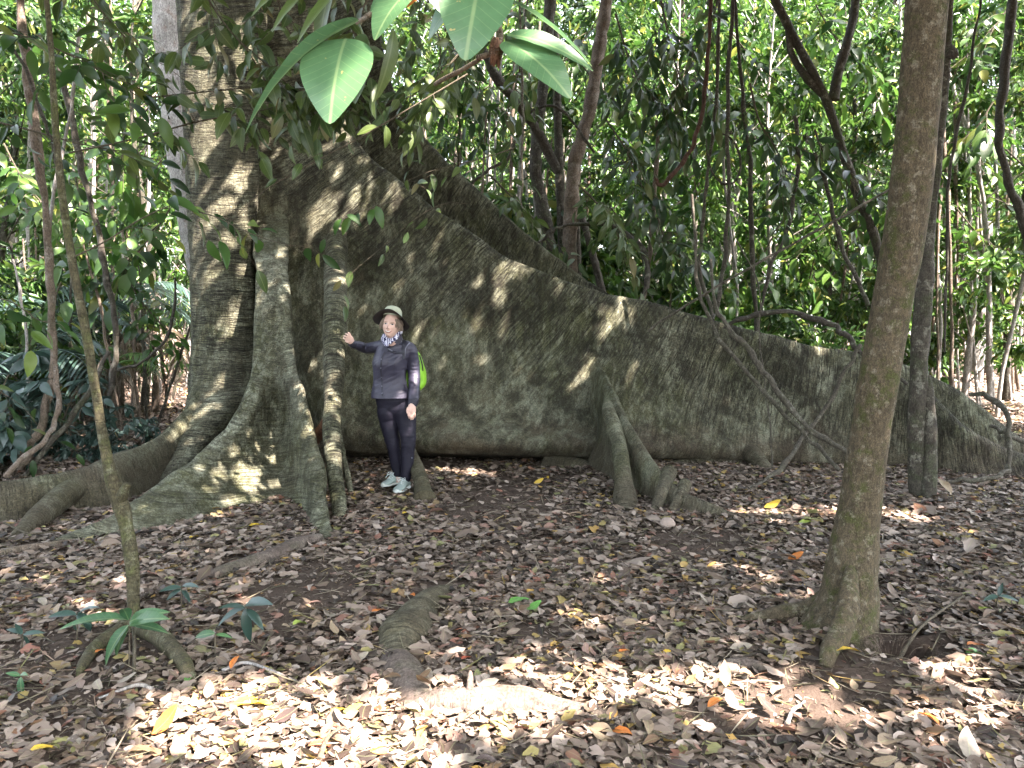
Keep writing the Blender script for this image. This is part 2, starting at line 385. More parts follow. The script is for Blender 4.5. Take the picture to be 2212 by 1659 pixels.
G_BRIGHT = [(0, (.026, .072, .014)), (.35, (.048, .115, .02)), (.75, (.085, .17, .028)), (.95, (.14, .22, .04)), (1, (.26, .25, .06))]
G_OLIVE = [(0, (.035, .065, .018)), (.4, (.06, .10, .024)), (.75, (.09, .13, .03)), (.93, (.085, .14, .06)), (1, (.2, .17, .07))]
M_LMID = leafmat('leaf_mid', G_MID, .4, .4); M_LDARK = leafmat('leaf_dark', G_DARK, .34, .28); M_LBRIGHT = leafmat('leaf_bright', G_BRIGHT, .36, .45)
M_LOLIVE = leafmat('leaf_olive', G_OLIVE, .38, .35, vein=.25)
M_LROOF = leafmat('leaf_added_canopy', G_DARK, .4, .1)
M_LBLUE = leafmat('leaf_bluish', [(0, (.022, .045, .034)), (.5, (.042, .08, .062)), (1, (.085, .13, .115))], .3, .25)
M_LHERO = leafmat('leaf_hero', [(0, (.065, .15, .065)), (1, (.09, .185, .08))], .33, .3, vein=.5, spots=(.3, .26, .1))
M_SEED = leafmat('leaf_seedling', [(0, (.04, .11, .05)), (1, (.075, .17, .065))], .4, .3, vein=.45)
M_DEADP = leafmat('leaf_dead_palm', [(0, (.12, .09, .06)), (.5, (.22, .18, .13)), (1, (.34, .3, .24))], .7, .2)
M_TWIG = bark('twig_bark', (.05, .042, .03), (.13, .11, .075), (.25, .24, .18), .2, (.05, .06, .02), .2, 0, 2.0)
T_FAR = [leaf_tpl6(.42, .15, .22), leaf_tpl6(.5, .1, .1), leaf_tpl6(.36, .25, .35)]
T_MID = [leaf_tpl(4, .38, .2, .25), leaf_tpl(4, .44, .12, .4), leaf_tpl(4, .34, .3, .15)]
T_NEAR = [leaf_tpl(8, .38, .18, .3, wave=.006, seed=1), leaf_tpl(8, .42, .1, .45, wave=.006, seed=2), leaf_tpl(8, .35, .28, .15, wave=.006, seed=3)]
# ================================================================ the giant buttressed tree
def px3(lst): return np.array([P(*q) for q in lst])
def tpath(lst):
    """[(px,py,d,radius px)] -> points, radii in metres"""
    return np.array([P(a, b_, d) for a, b_, d, r in lst]), np.array([r*d/F for a, b_, d, r in lst])
giant = thing('buttressed_tree', 'giant rainforest tree with wall-high grey-green buttress roots behind the standing woman', 'tree')
mb = MB()   # main trunk
c = []
for z, r in ((-.2, .86), (1, .84), (2.2, .8), (3.5, .8), (5, .82), (7, .8), (10, .75), (14, .68)):
    ctr = P(562, 600, 9.4)
    ring = [(ctr[0]+r*math.cos(a)*(1+.1*math.sin(5*a+1)), ctr[1]+.85*r*math.sin(a), z) for a in np.linspace(0, 2*np.pi, 12, endpoint=False)]
    c.append(ring)
loft(mb, c, 160, 130, .05, 1.3, 3)
# left rib, from crown to spreading foot
def rib(rows):
    """rows of (py, xl, xr, d): front rib of the trunk between two outlines"""
    out = []
    for py, xl, xr, d, dep in rows:
        xc = (xl+xr)/2; h = (xr-xl)/2
        out.append([P(xc-h, py, d+.18), P(xc-h*.72, py, d-.0), P(xc, py, d-.10), P(xc+h*.72, py, d), P(xc+h, py, d+.18), P(xc+h*.8, py, d+dep), P(xc-h*.8, py, d+dep)])
    return out
mb2 = MB()
loft(mb2, rib([(-420, 372, 600, 8.45, .8), (-150, 380, 580, 8.4, .8), (100, 386, 575, 8.35, .8), (300, 396, 562, 8.3, .8), (450, 405, 556, 8.2, .8), (560, 410, 549, 8.1, .8), (700, 413, 551, 8.0, .8), (800, 409, 551, 7.9, .8), (870, 400, 535, 7.72, .7), (930, 385, 482, 7.45, .6), (990, 366, 444, 7.1, .5), (1040, 346, 412, 6.75, .45), (1080, 326, 388, 6.45, .4), (1120, 305, 362, 6.15, .4), (1150, 290, 340, 5.95, .4)]), 220, 90, .028, 2.2, 11)
trunk_o = mb.obj('trunk', M_COLUMN, giant)
mb2.obj('trunk_rib', M_COLUMN, giant)
# front buttress: two ridges with a hollow face between
FB = [
 [(560, 250, 9.2), (572, 250, 9.1), (588, 250, 9.08), (602, 250, 9.1), (612, 250, 9.2), (588, 250, 9.6)],
 [(556, 380, 8.9), (572, 380, 8.8), (588, 380, 8.78), (604, 380, 8.8), (616, 380, 8.9), (588, 380, 9.3)],
 [(552, 490, 8.45), (570, 490, 8.32), (588, 490, 8.3), (606, 490, 8.35), (620, 490, 8.45), (588, 490, 8.9)],
 [(551, 600, 7.7), (568, 600, 7.55), (588, 600, 7.5), (608, 600, 7.55), (624, 600, 7.7), (590, 600, 8.3)],
 [(551, 700, 7.45), (568, 702, 7.28), (590, 704, 7.26), (612, 702, 7.28), (629, 700, 7.42), (592, 700, 8.1)],
 [(548, 790, 7.2), (566, 795, 7.05), (592, 800, 7.02), (622, 795, 6.98), (643, 785, 7.1), (600, 800, 8.0)],
 [(528, 860, 6.95), (552, 868, 6.8), (599, 872, 7.1), (640, 860, 6.66), (658, 850, 6.8), (605, 860, 7.8)],
 [(482, 930, 6.65), (512, 940, 6.5), (602, 942, 6.98), (656, 935, 6.35), (674, 925, 6.55), (610, 930, 7.6)],
 [(408, 1003, 6.25), (442, 1018, 6.05), (603, 1010, 6.68), (672, 1005, 6.0), (690, 995, 6.3), (625, 1010, 7.4)],
 [(318, 1078, 5.8), (370, 1098, 5.62), (604, 1080, 6.28), (684, 1080, 5.64), (706, 1072, 5.9), (640, 1080, 7.2)],
 [(232, 1128, 5.42), (300, 1152, 5.3), (605, 1130, 5.9), (676, 1150, 5.3), (716, 1130, 5.5), (645, 1130, 7.0)],
 [(120, 1172, 5.18), (280, 1182, 5.2), (605, 1162, 5.62), (668, 1178, 5.22), (720, 1165, 5.3), (650, 1170, 6.8)],
 [(60, 1205, 5.05), (270, 1215, 5.15), (606, 1200, 5.45), (664, 1210, 5.15), (722, 1195, 5.25), (650, 1200, 6.8)]]
mb = MB(); loft(mb, [[P(*q) for q in r] for r in FB], 240, 150, .03, 2.0, 21)
mb.obj('buttress_root', M_FRONT, giant)
# the great wall buttress running off to the side
rim = px3([(690, -160, 8.75), (712, 120, 8.72), (738, 250, 8.7), (790, 335, 8.66), (880, 410, 8.6), (985, 483, 8.56), (1100, 553, 8.5), (1240, 615, 8.45), (1390, 650, 8.4), (1540, 690, 8.35), (1700, 738, 8.28), (1850, 768, 8.2), (1985, 805, 8.12), (2090, 858, 8.02), (2160, 912, 7.95), (2235, 962, 7.85), (2350, 1012, 7.7), (2500, 1060, 7.6)])
base = px3([(550, -200, 8.75), (545, 180, 8.75), (546, 330, 8.72), (552, 520, 8.68), (572, 720, 8.6), (622, 900, 8.5), (705, 1022, 8.4), (890, 1022, 8.4), (1140, 1026, 8.35), (1390, 1026, 8.3), (1610, 1026, 8.22), (1800, 1028, 8.15), (1960, 1030, 8.05), (2080, 1032, 7.95), (2165, 1034, 7.85), (2245, 1038, 7.75), (2355, 1044, 7.65), (2500, 1070, 7.6)])
def wall_bulge(u, s):
    mid = np.exp(-((u-.44)/.13)**2)
    foot = 0
    low = np.exp(-((s-.72)/.22)**2)
    tuck = np.clip((s-.865)/.06, 0, 1)
    return mid*(.16*low+.34*np.exp(-((s-.80)/.09)**2)-.5*tuck)+.10*np.exp(-((u-.78)/.08)**2)*low+.05*np.sin(u*40+s*3)*np.exp(-((s-.35)/.3)**2)*np.clip(s*3, 0, 1)
mb = MB(); fin(mb, rim, base, 420, 170, .055, .13, .24, (0, -1, 0), .05, 1.1, 31, wall_bulge)
mb.obj('buttress_root', M_BUTT, giant)
# second wall behind it, a strip of its edge shows above the first
rim = px3([(800, -160, 9.7), (830, 120, 9.65), (868, 235, 9.6), (940, 325, 9.55), (1040, 420, 9.5), (1140, 503, 9.45), (1245, 588, 9.4), (1350, 648, 9.35), (1480, 690, 9.3), (1620, 745, 9.3), (1760, 830, 9.3)])
base = px3([(640, -100, 9.8), (640, 250, 9.75), (640, 420, 9.7), (650, 700, 9.7), (700, 960, 9.6), (900, 1000, 9.6), (1100, 1000, 9.5), (1300, 1000, 9.4), (1460, 1000, 9.4), (1620, 1000, 9.3), (1770, 1000, 9.3)])
mb = MB(); fin(mb, rim, base, 160, 50, .05, .1, .2, (0, -1, 0), .04, 1.2, 41)
mb.obj('buttress_root', M_BUTT, giant)
# prop leg leaning out of the wall, with a second leg and toes
mb = MB()
rim = px3([(1250, 735, 8.6), (1272, 758, 8.42), (1296, 792, 8.1), (1322, 838, 7.58), (1352, 905, 7.0), (1390, 970, 6.62), (1440, 1028, 6.25), (1500, 1068, 5.95), (1555, 1092, 5.82), (1620, 1118, 5.72)])
base = px3([(1262, 860, 8.5), (1275, 940, 8.25), (1296, 1020, 7.92), (1318, 1048, 7.5), (1345, 1075, 7.0), (1382, 1094, 6.62), (1436, 1116, 6.25), (1500, 1132, 5.95), (1556, 1140, 5.82), (1620, 1150, 5.72)])
fin(mb, rim, base, 130, 40,   .062, .09, .18, (-.6, -.8, 0), .045, 2.4, 51)
for L in ([(1312, 872, 7.4, 10), (1318, 902, 7.1, 16), (1336, 960, 6.75, 18), (1346, 1030, 6.4, 20), (1352, 1085, 6.15, 27), (1354, 1118, 6.02, 36)],
          [(1446, 1020, 6.4, 18), (1434, 1052, 6.17, 15), (1420, 1088, 5.98, 12), (1408, 1124, 5.82, 9)],
          [(1480, 1046, 6.2, 15), (1466, 1078, 6.02, 12), (1450, 1110, 5.87, 10), (1440, 1138, 5.75, 7)]):
    p_, r_ = tpath(L); tube(mb, p_, r_, 24, .03, .12, 4, 7)
mb.obj('prop_root', M_ROOT, giant)
# hanging tube root the hand rests on
p_, r_ = tpath([(738, 330, 9.1, 14), (733, 450, 8.82, 18), (728, 525, 8.42, 21), (726, 590, 7.9, 23), (725, 660, 7.35, 24), (722, 735, 7.05, 24), (721, 830, 6.75, 21), (716, 920, 6.45, 19), (722, 1010, 6.15, 18), (732, 1090, 5.9, 16), (737, 1140, 5.75, 15)])
mb = MB(); tube(mb, p_, r_, 40, .02, .12, 3, 9); mb.obj('aerial_root', M_COLUMN, giant)
p_, r_ = tpath([(735, 930, 6.8, 5), (742, 985, 6.6, 8), (752, 1035, 6.45, 10), (758, 1062, 6.4, 9)])
mb = MB(); tube(mb, p_, r_*.7, 12, .03, .2, 8, 9); mb.obj('aerial_root', M_FRONT, giant)
mb = MB(); p_, r_ = tpath([(668, 968, 6.9, 9), (682, 945, 6.75, 13), (698, 925, 6.6, 13), (712, 890, 6.55, 9)]); tube(mb, p_, r_, 14, .03, .1, 5, 3)
mb.obj('aerial_root', M_REDROOT, giant)
# stub root beside the shoes and low root heads along the wall
for L in ([(886, 965, 7.1, 10), (898, 1003, 6.8, 14), (909, 1040, 6.52, 18), (917, 1078, 6.3, 24)],
          [(1610, 965, 8.0, 14), (1628, 985, 7.85, 20), (1648, 1010, 7.7, 18), (1660, 1030, 7.6, 14)],
          [(1180, 1008, 7.95, 30), (1240, 1018, 7.8, 30), (1300, 1035, 7.6, 22), (1330, 1055, 7.4, 8)],
          [(1440, 1010, 7.9, 14), (1500, 1008, 7.95, 16), (1570, 1004, 7.95, 15), (1640, 1015, 7.9, 8)]):
    p_, r_ = tpath(L); mb = MB(); tube(mb, p_, r_, 20, .03, .15, 4, 13); mb.obj('root', M_ROOT, giant)
# roots running off behind and before the left foot
rim = px3([(440, 820, 7.9), (400, 890, 7.6), (345, 935, 7.2), (280, 968, 6.8), (215, 997, 6.4), (120, 1022, 6.1), (20, 1040, 5.8), (-90, 1062, 5.5), (-200, 1090, 5.2)])
base = px3([(440, 1040, 7.9), (400, 1050, 7.5), (345, 1070, 7.1), (280, 1088, 6.7), (215, 1110, 6.3), (120, 1128, 6.0), (20, 1150, 5.7), (-90, 1175, 5.4), (-200, 1210, 5.1)])
mb = MB(); fin(mb, rim, base, 170, 50, .09, .13, .2, (-.3, -.9, 0), .035, 2.0, 61); mb.obj('buttress_root', M_ROOT, giant)
p_, r_ = tpath([(330, 985, 7.2, 30), (250, 1010, 6.75, 30), (175, 1050, 6.25, 28), (115, 1090, 5.8, 26), (65, 1135, 5.4, 22), (25, 1175, 5.12, 15), (-10, 1200, 5.0, 8)])
mb = MB(); tube(mb, p_, r_, 30, .03, .14, 2.5, 17); mb.obj('root', M_ROOT, giant)
# far end: forked ridge
rim = px3([(1960, 800, 8.2), (2010, 842, 7.95), (2070, 905, 7.75), (2140, 955, 7.6), (2230, 990, 7.45), (2330, 1020, 7.3)])
base = px3([(1970, 1020, 8.05), (2020, 1030, 7.75), (2080, 1034, 7.55), (2150, 1036, 7.45), (2235, 1040, 7.35), (2335, 1046, 7.2)])
mb = MB(); fin(mb, rim, base, 90, 36, .09, .12, .18, (-.2, -.9, 0), .04, 2.0, 71); mb.obj('buttress_root', M_BUTT, giant)
# ---- roots breaking the soil surface (they belong to the giant, but lie apart)
ROOTS = []
def surf_root(L, m, label, seed=0, sq=.3, mat=None, extra=()):
    mb = MB()
    for LL in (L,)+tuple(extra):
        pts = []; rad = []
        for px, py, r, lift in LL:
            g = G(px, py); g[2] = groundz(g[0], g[1])-r*g[1]/F*sq+lift; pts.append(g); rad.append(r*g[1]/F)
        tube(mb, pts, rad, m, .02, .12, 5, seed)
        q = catmull(np.column_stack([pts, rad]), 40); ROOTS.append(q[q[:, 3] > .02])
    o = mb.obj('surface_root', mat or M_LITROOT); return tag(o, label, 'root')
surf_root([(1010, 1248, 12, -.03), (955, 1262, 34, 0.0), (908, 1298, 50, .02), (878, 1340, 58, .03), (862, 1378, 58, .012), (850, 1402, 50, -.03)], 36, 'curved dark mossy root arching out of the leaf litter in the middle', 3, .62, M_ROOT)
surf_root([(850, 1396, 40, -.02), (862, 1425, 50, -.005), (880, 1460, 50, -.01), (905, 1500, 44, -.02)], 30, 'flat pinkish root piece below the curved mossy root', 13, .5)
surf_root([(880, 1512, 30, -.02), (950, 1512, 36, .012), (1020, 1515, 38, .025), (1100, 1512, 38, .025), (1180, 1518, 32, .02), (1270, 1535, 24, .0), (1340, 1548, 12, -.02)], 30, 'straight smooth ridge of root with a dead stub on its side', 4, .35, None, ([(1012, 1530, 8, .0), (1014, 1518, 9, .05), (1016, 1505, 7, .10), (1016, 1500, 3, .12)],))
surf_root([(690, 1160, 14, .01), (640, 1180, 20, .02), (600, 1200, 22, .015), (545, 1222, 22, .02), (480, 1245, 20, .012), (420, 1265, 15, 0), (370, 1285, 8, -.02)], 22, 'long grey root with a step, running from the front buttress', 5)
surf_root([(1520, 1440, 8, -.01), (1570, 1432, 13, .01), (1620, 1432, 13, .012), (1670, 1448, 12, .006), (1720, 1462, 7, -.01)], 16, 'short pale root surfacing near the leaning trunk', 6)
surf_root([(2020, 1462, 9, -.01), (2080, 1492, 13, .01), (2150, 1500, 14, .01), (2240, 1515, 15, .01)], 16, 'thin root or fallen stick crossing bare soil at the picture edge', 7)
surf_root([(170, 1165, 6, .01), (100, 1180, 9, .02), (40, 1192, 10, .02), (-30, 1210, 10, .02)], 12, 'pale bare root lying beside the left root tip', 8, .2, M_BROWNST)
surf_root([(1455, 1005, 9, 0), (1520, 1015, 10, .0), (1600, 1030, 9, .0), (1700, 1022, 5, -.01)], 12, 'low dirt-coloured root along the foot of the wall buttress', 9)
# ================================================================ single stems, saplings and lianas
def stem_mesh(mb, L, m=12, amp=.12, ns=5, seed=0, step=.04, soil=False):
    p_, r_ = tpath(L)
    if soil:   # a root: follow the uneven soil, half sunk
        q = catmull(np.column_stack([p_, r_]), len(L)*4); gz = groundz(q[:, 0], q[:, 1]); w = np.linspace(0, 1, len(q))
        q[:, 2] = np.maximum(q[:, 2], gz+q[:, 3]*.8-.03*np.clip(w-.9, 0, 1)*10); p_, r_ = q[:, :3], q[:, 3]; ROOTS.append(q)
    tube(mb, p_, r_, m, step, amp, ns, seed)
def stem(name, label, cat, L, mat, group=None, m=12, amp=.14, ns=5, seed=0, extra=(), k=.55):
    L = [(a, b_, d, r*k) for a, b_, d, r in L]; rg = np.random.default_rng(seed+5)
    q = catmull(np.array(L, float), len(L)*3); q[1:-1, :2] += rg.normal(size=(len(q)-2, 2))*2.2*(8/q[1:-1, 2:3])*min(1, max(.35, q[:, 3].mean()/5)); q[:, 3] *= rg.uniform(.85, 1.2, len(q)); L = [tuple(x) for x in q]; mb = MB(); stem_mesh(mb, L, m, amp, ns, seed)
    for e in extra: stem_mesh(mb, e, m, amp, ns, seed+1)
    return tag(mb.obj(name, mat), label, cat, group)
# leaning mossy trunk at the right
lean = thing('leaning_tree', 'brown mossy trunk leaning beside the path, nearest big stem to the camera', 'tree')
mb = MB(); stem_mesh(mb, [(2020, -330, 3.3, 45.0), (2010, -120, 3.4, 43.2), (2000, 20, 3.45, 40.5), (1984, 250, 3.5, 41.4), (1962, 450, 3.55, 41.4), (1938, 600, 3.6, 40.5), (1915, 720, 3.62, 40.5), (1893, 850, 3.64, 40.5), (1870, 1000, 3.66, 40.5), (1850, 1150, 3.66, 48), (1838, 1240, 3.64, 55), (1830, 1305, 3.62, 65), (1817, 1355, 3.6, 76), (1806, 1395, 3.58, 92)], 48, .06, 6, 3, .02)
mb.obj('trunk', M_MOSSTRUNK, lean)
for L in ([(1808, 1280, 3.66, 30), (1768, 1308, 3.72, 25), (1712, 1328, 3.73, 20), (1655, 1343, 3.72, 15), (1590, 1354, 3.70, 8)],
          [(1838, 1225, 3.52, 10), (1836, 1262, 3.46, 18), (1829, 1318, 3.38, 24), (1815, 1366, 3.3, 24), (1797, 1412, 3.24, 21), (1783, 1446, 3.16, 14)]):
    mb = MB(); stem_mesh(mb, L, 20, .12, 8, 5, .02, True); mb.obj('root', M_MOSSTRUNK, lean)
slim = thing('slender_tree', 'slender grey trunk with pale lichen and twin stem behind the leaning trunk', 'tree')
mb = MB(); stem_mesh(mb, [(2062, -250, 6.6, 10.2), (2050, -40, 6.5, 10.2), (2040, 150, 6.5, 10.8), (2025, 330, 6.45, 10.8), (2010, 480, 6.45, 10.8), (1994, 640, 6.4, 17.1), (1985, 800, 6.4, 18.0), (1980, 950, 6.38, 18.0), (1984, 1050, 6.35, 19.7), (1988, 1110, 6.3, 23.1)], 24, .16, 5, 8, .03); mb.obj('trunk', M_SLIM, slim)
mb = MB(); stem_mesh(mb, [(2002, 812, 6.4, 7), (2006, 860, 6.36, 12), (2010, 930, 6.33, 13), (2008, 1010, 6.3, 15), (2002, 1095, 6.26, 18)], 16, .12, 5, 9); mb.obj('side_stem', M_SLIM, slim)
mb = MB(); stem_mesh(mb, [(2045, 105, 6.5, 12), (2056, 116, 6.45, 13), (2064, 122, 6.42, 7)], 12, .2, 9, 2); mb.obj('knot', M_SLIM, slim)
# sapling with broken stub in front of the left roots
sap = thing('sapling', 'thin mossy sapling with a broken stub in front of the left roots', 'sapling')
mb = MB(); stem_mesh(mb, [(94.30467325632408, -240, 4.1, 4.5), (98.44432447923002, -40, 4.05, 5.4), (110.54481539654954, 110, 4.0, 5.7), (119.16961179123375, 260, 3.98, 6.6), (133.93121133951425, 420, 3.95, 7.7), (158.62227420279106, 580, 3.92, 8.2), (185.85137060322808, 720, 3.9, 9.3), (207.20633292094132, 850, 3.88, 9.7), (226, 965, 3.86, 10.7), (244, 1040, 3.84, 14.9), (262, 1095, 3.82, 17.1), (278, 1165, 3.8, 15.2), (287, 1240, 3.78, 14.2), (288, 1310, 3.75, 14.2), (280, 1370, 3.72, 19.0)], 22, .12, 9, 12, .02); mb.obj('trunk', M_SAPL, sap)
mb = MB(); stem_mesh(mb, [(258, 1085, 3.82, 12), (266, 1066, 3.8, 13), (274, 1050, 3.78, 11), (276, 1044, 3.78, 8)], 14, .25, 14, 2, .008)
stem_mesh(mb, [(256, 1068, 3.82, 7), (246, 1062, 3.8, 6), (238, 1058, 3.8, 3)], 8, .2, 12, 2, .01); mb.obj('broken_stub', M_SAPL, sap)
for L in ([(286, 1366, 3.6, 17), (330, 1382, 3.46, 19), (368, 1408, 3.32, 19), (395, 1448, 3.16, 17), (410, 1488, 3.03, 14), (418, 1518, 2.96, 8)],
          [(276, 1368, 3.6, 14), (240, 1386, 3.46, 15), (205, 1418, 3.31, 14), (180, 1460, 3.14, 11), (172, 1490, 3.06, 6)]):
    mb = MB(); stem_mesh(mb, L, 16, .14, 9, 6, .02, True); mb.obj('root', M_SAPL, sap)
# pale weathered trunk behind the left rib
pale = thing('pale_tree', 'pale peeling trunk standing right behind the giant tree', 'tree')
mb = MB(); stem_mesh(mb, [(345, -400, 11.0, 42), (364, -50, 11.0, 38), (380, 150, 11, 36), (398, 320, 11, 35), (424, 480, 11, 35), (448, 600, 11, 36), (480, 800, 11, 38), (490, 960, 11, 48)], 26, .12, 2.5, 4); mb.obj('trunk', M_PALE, pale)
# many-stemmed tree in the middle
ms = thing('clump_tree', 'clump of dark smooth stems rising behind the sloping buttress edge', 'tree')
for L, mt in (([(1322, -160, 10.9, 15), (1312, -20, 10.9, 16), (1297, 90, 10.9, 17), (1280, 200, 10.9, 17), (1262, 285, 10.9, 18), (1244, 345, 10.9, 19), (1236, 430, 10.9, 20), (1231, 520, 10.9, 20), (1229, 620, 10.9, 21), (1228, 800, 10.9, 23), (1228, 960, 10.9, 26)], M_BROWNST),
          ([(1196, -200, 11.2, 15), (1188, 0, 11.2, 15), (1180, 130, 11.2, 15), (1163, 260, 11.2, 15), (1158, 360, 11.2, 16), (1168, 430, 11.2, 17), (1182, 510, 11.2, 18), (1190, 620, 11.2, 19), (1195, 950, 11.2, 22)], M_SLIM),
          ([(1196, 60, 11.4, 10), (1203, 200, 11.4, 11), (1206, 300, 11.4, 12), (1211, 420, 11.4, 12), (1216, 600, 11.4, 13), (1216, 950, 11.4, 15)], M_SLIM),
          ([(1040, 100, 10.5, 11), (1068, 160, 10.5, 12), (1102, 205, 10.6, 13), (1135, 245, 10.7, 14), (1162, 285, 10.8, 14), (1185, 330, 10.9, 14), (1206, 372, 10.9, 11)], M_DARKST),
          ([(1257, 470, 10.8, 9), (1272, 520, 10.8, 10), (1288, 580, 10.8, 10), (1300, 650, 10.8, 11), (1306, 940, 10.8, 12)], M_DARKST),
          ([(1246, 470, 11.1, 8), (1250, 600, 11.1, 9), (1252, 950, 11.1, 10)], M_DARKST)):
    mb = MB(); stem_mesh(mb, [(a, b_, d, r*.78) for a, b_, d, r in L], 16, .2, 6, 21, .04); mb.obj('stem', mt, ms)
VG = 'woody lianas hanging and looping through the forest'
stem('liana', 'dark liana bent in a hook, climbing from the buttress rim over the clump of stems', 'liana', [(985, 420, 9.9, 4.2), (1020, 395, 9.9, 5.2), (1062, 362, 9.9, 5.2), (1092, 350, 9.9, 5.2), (1108, 318, 9.9, 4.7), (1128, 272, 9.9, 4.7), (1152, 240, 9.9, 4.7), (1182, 228, 9.9, 4.7), (1214, 240, 9.9, 5.2), (1240, 268, 9.9, 5.2), (1262, 300, 9.9, 5.7), (1284, 330, 9.9, 4.7)], M_DARKST, VG)
stem('liana', 'mottled liana arching up from the far buttress edge into hanging dark leaves', 'liana', [(1150, 540, 9.7, 5), (1180, 510, 9.7, 6), (1205, 492, 9.7, 6), (1250, 486, 9.7, 7), (1300, 482, 9.7, 9), (1340, 498, 9.7, 11), (1378, 530, 9.6, 12), (1398, 570, 9.5, 12), (1395, 620, 9.3, 10), (1372, 670, 9.1, 8)], M_SLIM, VG)
# pale crooked tree behind the leaning trunk
ck = thing('crooked_tree', 'crooked lichen-spotted tree forking high, left of the leaning trunk', 'tree')
mb = MB(); stem_mesh(mb, [(1640, -150, 9.6, 7.7), (1668, -20, 9.5, 7.7), (1695, 40, 9.5, 8.2), (1722, 95, 9.5, 8.2), (1752, 150, 9.4, 8.7), (1780, 205, 9.4, 8.7), (1800, 260, 9.4, 8.7), (1822, 330, 9.4, 8.7), (1845, 400, 9.4, 9.2), (1868, 460, 9.3, 9.2), (1895, 530, 9.3, 9.7), (1915, 640, 9.3, 10.2), (1920, 950, 9.3, 12.3)], 18, .16, 4, 31); mb.obj('trunk', M_SLIM, ck)
mb = MB(); stem_mesh(mb, [(1852, -120, 9.5, 8), (1846, 20, 9.5, 9), (1830, 90, 9.4, 10), (1812, 150, 9.4, 11), (1800, 215, 9.4, 12)], 12, .14, 5, 3); stem_mesh(mb, [(1700, 40, 9.5, 6), (1708, 110, 9.5, 7), (1740, 165, 9.4, 7), (1775, 205, 9.4, 7)], 10, .14, 5, 3); mb.obj('branch', M_SLIM, ck)
